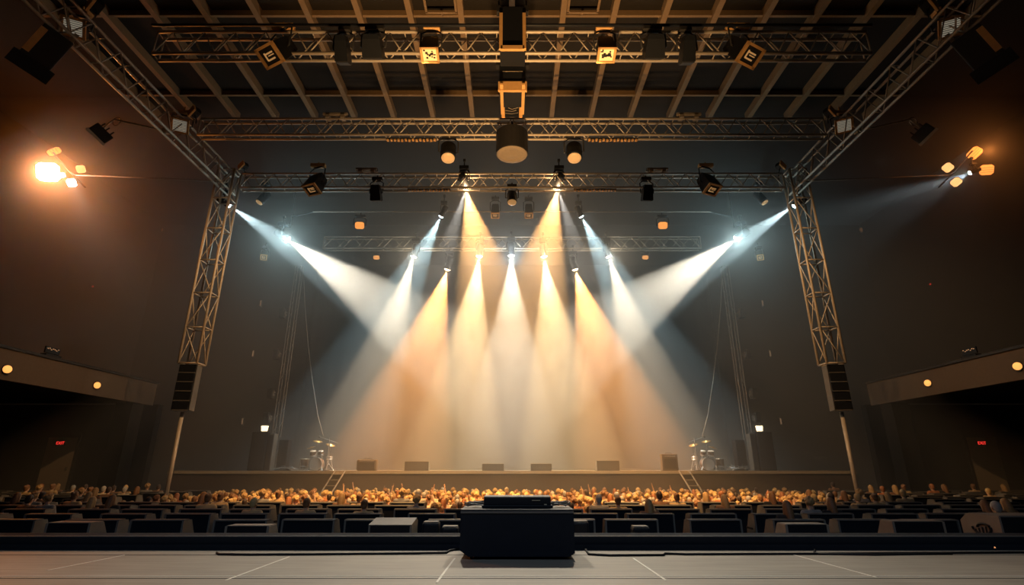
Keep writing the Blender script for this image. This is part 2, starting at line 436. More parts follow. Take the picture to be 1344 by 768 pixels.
BEAMS = [
 # px,py,Y, aim(px,py,Y), lens, colour, power, cone, label
 (671,336,28.75,(671,640,30.5),'e_white',(1,.88,.64),1.5,33,'centre white beam lamp on the rear truss pointing straight down'),
 (629,337,28.75,(590,640,30.8),'e_white',(1,.66,.30),2.7,32,'warm beam lamp just left of the centre lamp on the rear truss'),
 (714,337,28.75,(754,640,30.8),'e_white',(1,.66,.30),2.7,32,'warm beam lamp just right of the centre lamp on the rear truss'),
 (587,354,28.9,(510,620,31),'e_warm',(1,.41,.11),2.8,38,'small low orange beam lamp left of centre under the rear truss'),
 (755,354,28.9,(834,620,31),'e_warm',(1,.41,.11),2.8,38,'small low orange beam lamp right of centre under the rear truss'),
 (543,337,28.75,(474,560,31),'e_white',(1,.80,.54),1.45,29,'outer white beam lamp on the left of the rear truss, slanting outwards'),
 (799,337,28.75,(870,560,31),'e_white',(1,.80,.54),1.45,29,'outer white beam lamp on the right of the rear truss, slanting outwards'),
 (579,284,25.0,(505,430,28),'e_cool',(.62,.92,1.0),.7,30,'cool white lamp on the thin pipe slanting down to the left'),
 (763,284,25.0,(838,430,28),'e_cool',(.62,.92,1.0),.7,30,'cool white lamp on the thin pipe slanting down to the right'),
 (611,247,22.4,(633,350,25.5),'e_warm',(1,.50,.16),1.9,38,'warm glaring lamp left of centre on the tower-top truss'),
 (732,247,22.4,(711,350,25.5),'e_warm',(1,.50,.16),1.9,38,'warm glaring lamp right of centre on the tower-top truss'),
 (378,315,25.6,(625,485,29),'e_white',(1,.88,.68),2.0,31,'bright white side lamp at left throwing a wide beam to centre stage'),
 (966,314,25.6,(719,485,29),'e_white',(1,.88,.68),2.0,31,'bright white side lamp at right throwing a wide beam to centre stage'),
 (301,270,22.6,(455,375,26),'e_cool',(.68,.94,1.0),.7,22,'small cool lamp at the top of the left tower'),
 (1042,270,22.6,(888,375,26),'e_cool',(.68,.94,1.0),.7,22,'small cool lamp at the top of the right tower'),
]
BP = 16500.0
for px,py,Y,(ax,ay,aY),lk,col,pw,cone,lab in BEAMS:
    p, d = beam_lamp(px,py,Y,P(ax,ay,aY),lk,lab, size=.42 if pw>.8 else .32, hang=.35)
    spot('beam_light', p+d*.12, P(ax,ay,aY), BP*pw, col, cone, .35, .05)
# second, greyer cone from the two warm glaring lamps
for sgn in (-1,1):
    p = P(672+sgn*61,247,22.4)
    spot('beam_light', p+Vector((0,.1,-.1)), P(672+sgn*86,330,25.5), BP*.45, (.9,.85,.78), 17, .3, .05)

def spill(p, power, col):
    d = bpy.data.lights.new('lamp_spill','POINT'); d.energy = power; d.color = col; d.shadow_soft_size = .12
    o = bpy.data.objects.new('lamp_spill', d); COL.objects.link(o); o.location = p
for sgn in (-1,1):
    spill(P(672+sgn*294,315,25.6)+Vector((0,-.25,-.1)), 250, (.62,.92,.95))
    spill(P(672+sgn*128,338,28.75)+Vector((0,-.3,-.1)), 110, (1,.86,.62))
    spill(P(672+sgn*43,338,28.75)+Vector((0,-.3,-.1)), 130, (1,.75,.45))
    spill(P(672+sgn*60,247,22.4)+Vector((0,-.25,-.05)), 220, (1,.6,.28))
spill(P(672,337,28.75)+Vector((0,-.3,-.1)), 200, (.8,.95,1))
# lens panels glowing toward the viewer (hanging orange lamps)
def pod(px,py,Y,w,h,rot,key,label,hang=.6,yoke=True,aim=None):
    p = P(px,py,Y); d = (Vector((0,0,CZ))-p).normalized() if aim is None else (Vector(aim)-p).normalized()
    root = thing('stage_lamp', label, 'stage light', p)
    B = basis(d) @ Matrix.Rotation(rot,4,'Z')
    sh = [(-w/2,-h*.32),(-w*.32,-h/2),(w*.32,-h/2),(w/2,-h*.32),(w/2,h*.32),(w*.32,h/2),(-w*.32,h/2),(-w/2,h*.32)]
    MB().prism([(a*1.12,b*1.12) for a,b in sh],'z',-.34,-.01,B).prism([(a*.8,b*.8) for a,b in sh],'z',-.5,-.34,B).build('housing', M['black'], root)
    lens = MB().prism(sh,'z',-.02,.02,B).build('lens', M[key], root)
    gr = MB()
    for k in (-1,0,1): gr.box(B @ Vector((0,k*h*.22,.03)),(w*.9,.012,.012),B.to_3x3())
    gr.build('grille_bars', M['dark'], lens)
    if yoke:
        c = -d*.2; side = B.to_3x3() @ Vector((1,0,0)); side.z = 0; side = side.normalized() if side.length>.01 else Vector((1,0,0))
        yk = MB(); ww = max(w,h)*.68
        for q in (-1,1): yk.path([c+side*q*ww, c+side*q*ww+Vector((0,0,hang*.5)), c+side*q*ww*.6+Vector((0,0,hang*.62))],.025)
        yk.tube(c-side*ww*.7+Vector((0,0,hang*.62)), c+side*ww*.7+Vector((0,0,hang*.62)), .03)
        yk.box(c+Vector((0,0,hang*.7)),(w*1.2,.2,.12)); yk.tube(c+Vector((0,0,hang*.7)),c+Vector((0,0,hang)),.025)
        yk.build('yoke', M['dark'], root, True)
    return p, d
pod(472,296,25.0,.46,.36,.1,'e_orange','orange glowing lamp hanging from the thin pipe, left of centre',.75)
pod(870,296,25.0,.46,.36,-.1,'e_orange','orange glowing lamp hanging from the thin pipe, right of centre',.75)
pod(494,338,28.7,.34,.22,.1,'e_dim','small dim orange lamp under the rear truss at left',.4)
pod(847,338,28.7,.34,.22,-.1,'e_dim','small dim orange lamp under the rear truss at right',.4)
# side clusters
YC = 24.6
def cluster(sgn, side):
    names = []
    X = lambda x: x if sgn < 0 else 1344-x
    root = P(X(92),225,YC)
    tag(MB().path([P(X(66),196,YC),P(X(92),226,YC),P(X(112),246,YC)],.04).path([P(X(92),226,YC+.05),P(X(100),230,YC-.3)],.035).build('lamp_bar', M['dark'], None, True), 'dark mounting bar behind the lamps of the %s side cluster' % side, 'bar')
if True:
    cluster(-1,'left'); cluster(1,'right')
    pod(63,226,YC-.2,.95,.95,.3,'e_white','largest blinding lamp of the left side cluster',.5,False)
    pod(71,199,YC,.34,.62,-.75,'e_orange','upper slanting twin-cell amber lamp of the left cluster',.5,False)
    pod(106,222,YC,.40,.40,.5,'e_amber','amber lamp at the right end of the left cluster',.5,False)
    pod(94,240,YC,.38,.40,.5,'e_white','lower white lamp of the left cluster',.5,False)
    pod(82,230,YC-.1,.22,.22,.5,'e_white','tiny white lamp between the big and lower lamps of the left cluster',.5,False)
    pod(1279,201,YC,.66,.50,.6,'e_orange','top orange lamp of the right side cluster',.5,False)
    pod(1295,223,YC,.58,.54,-.3,'e_orange','outer orange lamp of the right side cluster, near the photo edge',.5,False)
    pod(1244,220,YC,.44,.44,.5,'e_amber','inner amber lamp of the right side cluster',.5,False)
    pod(1255,239,YC,.44,.40,.5,'e_amber','lowest amber lamp of the right side cluster',.5,False)
    pq, dq = beam_lamp(1273,227,YC,P(1190,262,26),'e_cool','small cool beam lamp in the middle of the right cluster',.26,.3)
    spot('cluster_beam', pq+dq*.1, P(1150,290,26.5), 1300, (.8,.95,1), 46, .8, .05)
    # left glare: strong orange lamps in the haze
    pg = P(63,226,YC-.2)
    dv = (Vector((0,0,CZ))-pg).normalized()
    spill(pg+dv*.5, 520, (1,.25,.03))
    spot('cluster_glare', pg+dv*.15, Vector((0,0,CZ-.5)), 5000, (1,.30,.045), 75, 1.0, .2)
    spill(P(1283,212,YC)+Vector((-.1,-.9,.1)), 90, (1,.30,.06))
    pg2 = P(94,240,YC)
    spot('cluster_beam', pg2+Vector((0,-.15,-.1)), P(190,420,26), 320, (1,.75,.5), 44, .8, .05)

# big box lamps with a framed square face
def box_lamp(px,py,Y,w,h,L,aim,label,face='face_dim',tan_clamp=True,round_=False,hang=.5,frame=True):
    p = P(px,py,Y); d = (Vector(aim)-p).normalized()
    root = thing('spotlight', label, 'stage light', p)
    B = basis(d)
    if round_:
        MB().lathe([(w*.36,-L),(w*.5,-L*.92),(w*.5,-L*.15),(w*.46,0),(w*.42,-.03)],20,B).build('head', M['black'], root, True)
        MB().lathe([(w*.44,-.04),(w*.42,.005),(w*.25,.03),(w*.05,.04)],20,B).build('lens', M[face], root, True)
    else:
        mb = MB()
        vs = []
        for z, k in ((-L,.72),(-L*.8,.86),(-.03,1.0)):
            for a,b in ((-1,-1),(1,-1),(1,1),(-1,1)): vs.append(B @ Vector((a*w/2*k,b*h/2*k,z)))
        fs = [(3,2,1,0),(8,9,10,11)]
        for i in (0,4):
            for k in range(4): fs.append((i+k,i+(k+1)%4,i+4+(k+1)%4,i+4+k))
        mb.add(vs,fs).build('housing', M['black'], root)
        if frame:
            fb = MB(); R3 = B.to_3x3()
            for a in (-1,1):
                fb.box(B @ Vector((a*w*.46,0,0)),(w*.13,h*1.03,.08),R3); fb.box(B @ Vector((0,a*h*.46,0)),(w*1.03,h*.13,.08),R3)
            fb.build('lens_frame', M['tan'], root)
            bright = face in ('face_warm','face_pale')
            lens = MB().box(B @ Vector((0,0,-.02)),(w*.8,h*.8,.03),R3).build('lens', M[face] if bright else M['dark'], root)
            g = MB()
            if face == 'face_pale':
                for k in range(7): g.box(B @ Vector((0,h*(-.33+.11*k),.0)),(w*.78,h*.03,.03),R3)
            elif face == 'face_warm':
                rr_ = random.Random(int(px))
                for k in range(13): g.box(B @ Vector((w*rr_.uniform(-.3,.3),h*rr_.uniform(-.3,.3),.0)),(w*rr_.uniform(.06,.2),h*rr_.uniform(.05,.16),.03),R3)
            else:
                g.box(B @ Vector((0,h*.12,.0)),(w*.45,h*.08,.02),R3).box(B @ Vector((0,-h*.18,.0)),(w*.4,h*.08,.02),R3).box(B @ Vector((-w*.2,0,.0)),(w*.07,h*.4,.02),R3).box(B @ Vector((w*.08,0,.0)),(w*.3,h*.05,.02),R3)
            g.build('reflector_ribs', M['dark'] if bright else M[face], lens)
        else:
            MB().box(B @ Vector((0,0,-.02)),(w*.9,h*.9,.04),B.to_3x3()).build('lens', M['dark'], root)
    c = -d*L*.5; side = B.to_3x3() @ Vector((1,0,0)); side = Vector((side.x,side.y,0)).normalized()
    ww = max(w,h)*.62
    yk = MB()
    for q in (-1,1): yk.path([c+side*q*ww*.8, c+side*q*ww, c+side*q*ww+Vector((0,0,L*.7)), c+side*q*ww*.5+Vector((0,0,L*.85))],.03)
    yk.tube(c-side*ww*.5+Vector((0,0,L*.85)), c+side*ww*.5+Vector((0,0,L*.85)), .035)
    yk.build('yoke', M['dark'], root, True)
    kb = MB().box(c+Vector((0,0,L*.85+.10)),(w*.95,.24,.16),bev=.02).tube(c+Vector((0,0,L*.85+.1)),c+Vector((0,0,L*.85+.1+hang)),.03)
    kb.build('clamp', M['tan'] if tan_clamp else M['dark'], root)
    return p, d
dn = lambda px,py,Y,dx=0,dy=0,dz=-5: P(px,py,Y)+Vector((dx,dy,dz))
# nearest truss row
Y1 = 13.2
box_lamp(354,73,Y1,.78,.62,1.0,dn(354,73,Y1,-1.2,-2.2,-4),'large tilted square lamp near the left end of the nearest truss',hang=.2)
box_lamp(985,73,Y1,.78,.62,1.0,dn(985,73,Y1,1.2,-2.2,-4),'large tilted square lamp near the right end of the nearest truss',hang=.2)
box_lamp(564,72,Y1,.55,.5,.8,dn(564,72,Y1,.0,-1.6),'lamp with mottled bright face left of centre on the nearest truss',hang=.2,face='face_warm')
box_lamp(796,72,Y1,.55,.5,.8,dn(796,72,Y1,.0,-1.6),'lamp with mottled bright face right of centre on the nearest truss',hang=.2,face='face_warm')
box_lamp(491,78,Y1,.62,.5,.7,dn(491,78,Y1,0,4,-5),'plain dark box lamp left of the mottled lamp on the nearest truss',frame=False,tan_clamp=False,hang=.2)
box_lamp(857,78,Y1,.62,.5,.7,dn(857,78,Y1,0,4,-5),'plain dark box lamp right of the mottled lamp on the nearest truss',frame=False,tan_clamp=False,hang=.2)
box_lamp(451,84,Y1,.4,.5,.8,dn(451,84,Y1,0,3,-5),'narrow dark lamp beside the large tilted left lamp on the nearest truss',frame=False,tan_clamp=False,hang=.2)
box_lamp(901,84,Y1,.4,.5,.8,dn(901,84,Y1,0,3,-5),'narrow dark lamp beside the large tilted right lamp on the nearest truss',frame=False,tan_clamp=False,hang=.2)
# second truss row
Y2 = 17.9
box_lamp(588,208,Y2,.62,.62,.75,dn(588,208,Y2,.2,-1.6),'round downward lamp left of centre under the second truss',round_=True,tan_clamp=False,hang=.25)
box_lamp(754,208,Y2,.62,.62,.75,dn(754,208,Y2,-.2,-1.6),'round downward lamp right of centre under the second truss',round_=True,tan_clamp=False,hang=.25)
# tower-top truss row
Y3 = 21.5
box_lamp(409,249,Y3,.72,.6,1.0,dn(409,249,Y3,-.9,-2.2,-5),'large tilted square lamp at the left of the tower-top truss',hang=.2)
box_lamp(935,249,Y3,.72,.6,1.0,dn(935,249,Y3,.9,-2.2,-5),'large tilted square lamp at the right of the tower-top truss',hang=.2)
box_lamp(494,264,Y3+.5,.5,.4,.75,dn(494,264,Y3,0,3,-6),'plain dark box lamp left of centre below the tower-top truss',frame=False,tan_clamp=False,hang=.2)
box_lamp(849,264,Y3+.5,.5,.4,.75,dn(849,264,Y3,0,3,-6),'plain dark box lamp right of centre below the tower-top truss',frame=False,tan_clamp=False,hang=.2)
box_lamp(672,266,Y3+.3,.48,.4,.6,dn(672,266,Y3,0,-1.5,-6),'small dark lamp at the centre below the tower-top truss',round_=True,tan_clamp=False,hang=.2)
box_lamp(650,283,25.0,.44,.40,.7,dn(650,283,25,0,-1.5,-6),'small framed lamp left of the centre on the thin pipe',tan_clamp=False,hang=.2)
box_lamp(694,283,25.0,.44,.40,.7,dn(694,283,25,0,-1.5,-6),'small framed lamp right of the centre on the thin pipe',tan_clamp=False,hang=.2)
for sgn, side in ((-1,'left'),(1,'right')):
    X = lambda x: x if sgn < 0 else 1344-x
    box_lamp(X(96),36,12.9,.62,.56,.55,dn(X(96),36,12.9,-sgn*1.5,-3.2,-3.0),'bright-faced ribbed lamp on the %s side truss near the photo top' % side,hang=.3,face='face_pale')
    box_lamp(X(236),165,17.9,.62,.56,.55,dn(X(236),165,17.9,-sgn*1.5,-3.2,-3.0),'bright-faced ribbed lamp halfway along the %s side truss' % side,hang=.3,face='face_pale')
    # tan plate lamps above the side truss
    for (px,py,Y,w,lab) in ((252,146,17.9,.45,'small tan clip lamp above the %s side truss, halfway along'),(120,4,12.4,.5,'small tan clip lamp above the %s side truss, at the photo top'),(317,217,22.0,.42,'small tan clip lamp above the %s tower corner')):
        p = P(X(px),py,Y); r = thing('clip_lamp', lab % side, 'lamp', p, rz=sgn*.5)
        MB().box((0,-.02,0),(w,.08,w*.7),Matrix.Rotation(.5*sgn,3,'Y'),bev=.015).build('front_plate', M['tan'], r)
        MB().box((0,.14,.02),(w*.8,.26,w*.6),Matrix.Rotation(.5*sgn,3,'Y'),bev=.02).build('housing', M['black'], r)
        MB().path([(0,.15,-.1),(sgn*.18*-1,.15,-.4),(-sgn*.3,.1,-.62)],.022).build('bracket', M['dark'], r)
    # large flood lamp off the side truss
    Xs = sgn*abs(ray(298,240)[0])*21.9
    p = P(X(62),62,12.6); r = thing('flood_light', 'large dark flood lamp with tan side panel, top %s corner of the photo' % side, 'stage light', p)
    vd = (p-Vector((0,0,CZ))).normalized(); R = basis(-vd).to_3x3()      # local x,y in view-plane
    ang = math.radians(-74 if sgn>0 else 74); A = R @ Matrix.Rotation(ang,3,'Z').to_3x3()
    ax, ay, az = A.col[0], A.col[1], A.col[2]
    Bm = Matrix((ax,ay,az)).transposed().to_4x4()
    MB().box((0,0,0),(1.1,.78,.7),Bm.to_3x3(),bev=.04).build('housing', M['dark'], r)
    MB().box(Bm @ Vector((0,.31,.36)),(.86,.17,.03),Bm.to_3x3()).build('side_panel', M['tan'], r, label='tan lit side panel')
    MB().prism([(-.40,-.36),(.40,-.36),(.52,.36),(-.52,.36)],'x',(.53 if sgn>0 else -.95),(.95 if sgn>0 else -.53),Bm).build('visor', M['black'], r)
    MB().path([Bm @ Vector((-sgn*.5,0,0)), Bm @ Vector((-sgn*.85,.2,0)), Bm @ Vector((-sgn*1.1,.1,.1)), Vector((Xs-p.x,0,T3b-p.z+.1))],.035).box(Bm @ Vector((-sgn*.7,-.3,0)),(.3,.12,.12),Bm.to_3x3()).build('bracket', M['alu_dark'], r)
    # flood on arm further on
    p = P(X(128),178,17.8); r = thing('flood_light', 'dark flood lamp with a pale front lip on an arm off the %s side truss' % side, 'stage light', p)
    vd = (p-Vector((0,0,CZ))).normalized(); R = basis(-vd).to_3x3()
    A = R @ Matrix.Rotation(math.radians(33)*sgn*-1*-1,3,'Z')
    B4 = A.to_4x4()
    MB().box(B4 @ Vector((0,.16,0)),(.72,.42,.45),A,bev=.05).build('housing', M['dark'], r)
    MB().box(B4 @ Vector((0,-.09,.1)),(.8,.11,.3),A,bev=.02).build('front_lip', M['alu'], r, label='pale front lip')
    fin = MB()
    for k in range(3): fin.box(B4 @ Vector((-.2+.2*k,.45,0)),(.05,.16,.35),A)
    fin.build('cooling_fin', M['dark'], r)
    arm = P(X(218),172,17.9); a0 = P(X(150),157,17.85)
    rr = thing('support_boom', 'thin boom with cable loop holding the flood lamp off the %s side truss' % side, 'boom', a0)
    MB().tube((0,0,0), arm-a0, .035).box(arm-a0,(.22,.22,.22),bev=.03).tube((0,0,0), P(X(133),170,17.8)-a0,.03).build('rod', M['alu'], rr)
    MB().path([Vector((math.cos(q*.7)*.16+.12,0,-.1+math.sin(q*.7)*.2)) for q in range(10)],.022).build('cable_loop', M['alu_dark'], rr, True)
    # dim lamp below the tower corner
    box_lamp(X(340),266,23.2,.4,.4,.75,P(X(300),300,22.0)+Vector((-sgn*-1,0,-2)),'dim grey lamp below the %s end of the tower-top truss' % side,round_=True,tan_clamp=False,hang=.3)
    # small tilted lamp near the white side beam
    box_lamp(X(346),338,26.5,.32,.3,.5,P(X(350),380,24)+Vector((0,-2,0)),'small tilted lamp below the %s white side beam' % side,tan_clamp=False,hang=.3)
    # drop pipe that carries the white side lamp
    pt = P(X(378),315,25.6)
    tag(MB().tube(pt+Vector((0,0,.75)),Vector((pt.x,25.6,T3t+1.5)),.03).tube(Vector((pt.x,25.6,pz)),Vector((sgn*10.4,25.0,pz)),.03).build('drop_pipe', M['dark'], None), 'dark drop pipe above the bright white lamp at %s' % side, 'pipe')
    # small rigs on trusses and below
    for px,py,Y,lab,zz in ((508,172,17.7,'row of cable clips under the second truss, %s of centre',0),(440,150,17.7,'small winch on top of the second truss, %s of centre',1),(481,222,21.7,'small winch on top of the tower-top truss, %s of centre',1),(535,250,21.7,'row of cable clips under the tower-top truss, %s of centre',0)):
        p = P(X(px),py,Y); nm = 'cable_tray' if zz==0 else 'truss_winch'
        r = thing(nm, lab % side, 'cable tray' if zz==0 else 'winch', p)
        if zz==0:
            L = 2.0*(-sgn); z0 = (P(X(px),183,Y).z if Y<19 else P(X(px),249,Y).z)-p.z
            MB().box((L/2,0,z0),(2.0,.12,.07)).build('tray', M['dark'], r)
            q = MB()
            for k in range(14): q.box((L*(k+.5)/14,-.02,z0-.06+.015*math.sin(k*3)),(.08,.1,.07))
            q.build('clips', M['tan'], r)
        else:
            r.location.z -= .09
            MB().box((0,.1,.10),(1.0,.3,.10),bev=.02).box((-.3,.1,.03),(.16,.3,.2)).box((.3,.1,.03),(.16,.3,.2)).build('body', M['alu_dark'], r)
            MB().tube((-.5,.1,.12),(.5,.1,.12),.08,10).build('drum', M['dark'], r)
# centre hung boxes
def cbox(px0,px1,py0,py1,Y,dep,label,frame):
    p0, p1 = P(px0,py1,Y), P(px1,py0,Y); c = (p0+p1)/2
    r = thing('hanging_loudspeaker', label, 'loudspeaker', (c.x,c.y,p0.z))
    w, h = p1.x-p0.x, p1.z-p0.z
    MB().box((0,dep/2,h/2),(w,dep,h),bev=.03).build('cabinet', M['black'], r)
    if frame == 'u':
        f = MB(); 
        for q in (-1,1): f.box((q*w*.46,-.03,h*.40),(w*.13,.1,h*.8))
        f.box((0,-.03,.05),(w*.92,.1,.14)); f.build('frame', M['tan'], r)
    if frame == 'bottom':
        MB().box((0,-.03,.10),(w*1.06,.1,.36)).build('front_plate', M['tan'], r)
        b = MB()
        for q in (-1,1): b.box((q*w*.40,dep*.5,-.02),(.1,dep*1.7,.06))
        b.build('side_rail', M['tan'], r)
        MB().box((0,-.02,h*.62),(w*.75,.01,.02)).build('nameplate', M['alu_dark'], r)
    for q in (-1,1): MB().box((q*w*.56,.1,h*.95),(.12,.2,.24)).tube((q*w*.56,.1,h),(q*w*.56,.1,h+.5),.025).build('hanger', M['dark'], r)
cbox(656,689,8,66,12.9,.7,'upper centre loudspeaker with a tan U-shaped frame, at the photo top','u')
cbox(655,690,80,118,14.3,.9,'centre loudspeaker with a tan bottom plate behind the nearest truss','bottom')
r = thing('cable_duct', 'dark cable duct with tan rails on the centre line between two trusses', 'duct', P(672,150,16.6))
Lq = P(672,122,15.4)-P(672,150,16.6)
pA, pB = Vector((0,0,0)), Vector((0,-1.9,0))
MB().box((0,-.9,0),(.5,2.0,.1)).build('tray', M['black'], r)
for q in (-1,1): MB().box((q*.33,-.9,-.02),(.12,2.0,.14)).build('rail', M['tan'], r)
q = MB()
for k in range(12): q.path([(-.22+.1*math.sin(k*5),-1.8+k*.15,-.06),(0,-1.75+k*.15,-.08-.02*math.sin(k)),(.2+.04*math.sin(k*3),-1.82+k*.15,-.06)],.012)
q.build('cables', M['alu_dark'], r)
pc = P(672,203,17.6)
r = thing('subwoofer', 'round drum-shaped loudspeaker hanging under the centre of the second truss', 'loudspeaker', pc)
rw = (P(693,203,17.6)-pc).x
MB().lathe([(rw*.98,0),(rw,.03),(rw,.95),(rw*.9,1.0)],28).build('cabinet', M['dark'], r, False)
MB().lathe([(rw*.97,.02),(rw*.93,-.02),(rw*.6,-.03),(rw*.55,-.01),(rw*.3,-.05),(.05,-.06)],28).build('grille', M['wedgetan'], r, True)
MB().tube((0,0,1.0),(0,0,1.5),.05).build('hanger', M['dark'], r)

# ------------------------------------------------------------------ foreground stage
flat = lambda pts, w, z: pts
def strip(name, p0, p1, w, h, m, z):
    a, b = PZ(p0[0],p0[1],z), PZ(p1[0],p1[1],z); d = b-a; ang = math.atan2(d.y,d.x)
    o = MB().box((a+b)/2+Vector((0,0,h/2)),(d.length,w,h),Matrix.Rotation(ang,3,'Z')).build(name, m); return o
for a,b in (((163,729),(62,749)),((380,731),(296,762)),((597,733),(573,765)),((831,733),(874,762)),((1036,727),(1150,758))):
    struct(strip('floor_marking', a, b, .022, .003, M['tape'], ZS))
struct(strip('floor_marking', (-60,756.5), (1404,756.5), .014, .003, M['tape'], ZS))
struct(strip('floor_joint', (-60,759.5), (1404,759.5), .02, .002, M['rope'], ZS))
struct(strip('floor_joint', (-60,728.6), (1404,728.6), .025, .002, M['rope'], ZS))
# cables on the stage
c1 = [PZ(x,y,ZS)+Vector((0,0,.012)) for x,y in ((768,722),(773,729),(800,730.5),(871,730),(873,728),(900,729),(1040,728.5),(1200,727.5),(1360,726.5))]
tag(MB().path(c1,.014).build('floor_cable', M['rope'], None, True), 'black cable lying on the pale stage floor right of the flight case', 'cable')
c2 = [PZ(x,y,ZS)+Vector((0,0,.012)) for x,y in ((284,727),(287,729),(330,729.5),(420,729),(520,728),(586,727),(590,724),(603,722))]
tag(MB().path(c2,.014).build('floor_cable', M['rope'], None, True), 'black cable lying on the pale stage floor left of the flight case', 'cable')
c3 = [PZ(x,y,ZS)+Vector((0,0,.01)) for x,y in ((1070,722),(1069,726),(1074,728.5),(1150,729.5),(1250,728))]
tag(MB().path(c3,.012).build('floor_cable', M['rope'], None, True), 'short hooked cable end by the right of the dark curb', 'cable')
ml = thing('marker_light', 'tiny orange marker light on the stage floor near the right edge', 'lamp', PZ(1305,722,ZS))
MB().lathe([(.03,0),(.03,.02),(.024,.024)],12).build('base', M['dark'], ml)
MB().lathe([(.022,.024),(.02,.04),(.006,.05)],12).build('dome', em('marker dome',(1,.4,.15),.7), ml, True)
# dark curb along the stage lip
zl = CZ - .1148*7.43
cb = thing('stage_curb', 'long low black curb along the edge of the foreground stage', 'curb', (0,7.55,ZS))
MB().prism([(-.10,0),(-.115,.10),(-.12,zl-ZS),(.33,zl-ZS),(.33,0)],'x',-9.5,9.5).build('body', M['black_soft'], cb)
MB().box((0,-.10,zl-ZS+.004),(19,.03,.012)).build('edge_trim', M['seatcap'], cb)
MB().box((0,-.15,.03),(19,.05,.06),bev=.01).build('cable_channel', M['black_soft'], cb)
# flight case with console on top
yb = 6.62; fx0, fx1 = P(603,735,yb).x, P(755,735,yb).x
fz1 = P(680,670,yb).z
fc = thing('flight_case', 'big black flight case standing at the centre of the foreground stage', 'case', ((fx0+fx1)/2,yb,ZS))
w, h, dp = fx1-fx0, fz1-ZS, .66
MB().prism([(-w/2+.10,.035),(w/2-.06,.035),(w/2,.07),(w/2,h-.015),(w/2-.015,h),(-w/2+.015,h),(-w/2,h-.015),(-w/2,.10)],'y',0,dp).build('body', M['black_soft'], fc)
MB().box((0,-.004,h-.02),(w,.02,.022)).box((0,dp/2,h+.004),(w,dp,.012)).build('edge_trim', M['seatcap'], fc)
for q in (-1,1):
    for y in (.08,dp-.08): MB().tube((q*w*.40-.015,y,.018),(q*w*.40+.015,y,.018),.018,10).build('caster', M['dark'], fc)
    MB().box((q*(w/2+.004),dp/2,h*.6),(.012,.2,.09),bev=.004).build('handle', M['chrome'], fc)
y2 = yb+.16
cs = thing('mixing_console', 'flat black console box lying on top of the flight case', 'console', (P(679,668,y2).x,y2,ZS+h+.012))
wc = P(723,660,y2).x-P(635,660,y2).x; hc = P(680,653.5,y2).z-(ZS+h)-.012
MB().box((0,.2,.02),(wc*1.06,.42,.03),bev=.006).build('tray', M['black'], cs)
MB().box((0,.2,hc/2+.02),(wc,.38,hc-.03),bev=.008).build('body', M['black'], cs)
MB().box((0,.2,hc+.006),(wc*1.0,.38,.012)).build('top_panel', M['seatside'], cs)
MB().box((wc*.28,-.0,hc*.75),(.10,.01,.006)).box((wc*.42,0,hc*.35),(.03,.01,.01)).build('indicators', M['glassgrid'], cs)
for q, side in ((-1,'left'),(1,'right')):
    cc = thing('cable_coil', 'loose grey cable coil on the flight case, %s of the console' % side, 'cable', (P(679+q*56,668,y2).x,y2+.18,ZS+h+.012))
    pts = []
    for k in range(70):
        a = k*.55; rr = .06+.05*math.sin(k*.37)
        pts.append((rr*math.cos(a)*1.4, rr*math.sin(a), .015+.0006*k+.018*abs(math.sin(k*.9))))
    MB().path(pts,.008,5).build('coil', M['seatside'], cc, True)

# wedge monitors on the apron between curb and seats
def wedge(x0,x1,ytop,Y,mm,label,dep=.55,slope=True):
    p0, p1 = P(x0,ytop,Y), P(x1,ytop,Y); h = p0.z-ZA; w = p1.x-p0.x
    r = thing('stage_monitor', label, 'loudspeaker', ((p0.x+p1.x)/2,Y,ZA))
    prof = [(0,0),(dep,0),(dep,.16),(.30 if slope else dep-.02,h),(0,h)]
    MB().prism(prof,'x',-w/2+.02,w/2-.02).build('cabinet', M['black'], r)
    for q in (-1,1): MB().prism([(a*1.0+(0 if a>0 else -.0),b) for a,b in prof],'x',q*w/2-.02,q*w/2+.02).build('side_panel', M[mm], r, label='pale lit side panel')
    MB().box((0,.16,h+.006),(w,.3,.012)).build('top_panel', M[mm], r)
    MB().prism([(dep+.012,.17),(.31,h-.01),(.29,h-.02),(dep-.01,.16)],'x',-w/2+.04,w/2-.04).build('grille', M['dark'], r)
    MB().box((0,-.006,h*.5),(.22,.014,.06),bev=.004).build('handle', M['dark'], r)
    return r
wedge(62,118,687,9.6,'wedgetan','low floor monitor at far left between curb and seats')
wedge(297,352,691,9.6,'wedgetan','low floor monitor left of centre beside the second seat')
wedge(1032,1086,689,9.6,'wedgetan','low floor monitor right of centre with pinkish side')
wedge(1172,1238,685,9.6,'wedgetan','low floor monitor at right with wide tan side')
# big wedge with sloped tan top near the centre
p0,p1 = P(486,690,9.7),P(538,690,9.7); w=p1.x-p0.x; h0=p0.z-ZA
r = thing('stage_monitor','large floor monitor with sloping tan top left of the flight case','loudspeaker',((p0.x+p1.x)/2,9.7,ZA))
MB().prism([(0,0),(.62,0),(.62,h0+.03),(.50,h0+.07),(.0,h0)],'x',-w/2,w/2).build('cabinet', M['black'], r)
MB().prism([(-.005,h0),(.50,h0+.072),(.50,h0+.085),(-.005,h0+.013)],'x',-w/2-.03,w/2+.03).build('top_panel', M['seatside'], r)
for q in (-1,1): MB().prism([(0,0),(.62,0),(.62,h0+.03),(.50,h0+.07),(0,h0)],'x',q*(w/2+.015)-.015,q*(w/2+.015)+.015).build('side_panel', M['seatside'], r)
MB().box((0,-.006,h0*.5),(.22,.014,.06)).build('handle', M['dark'], r)
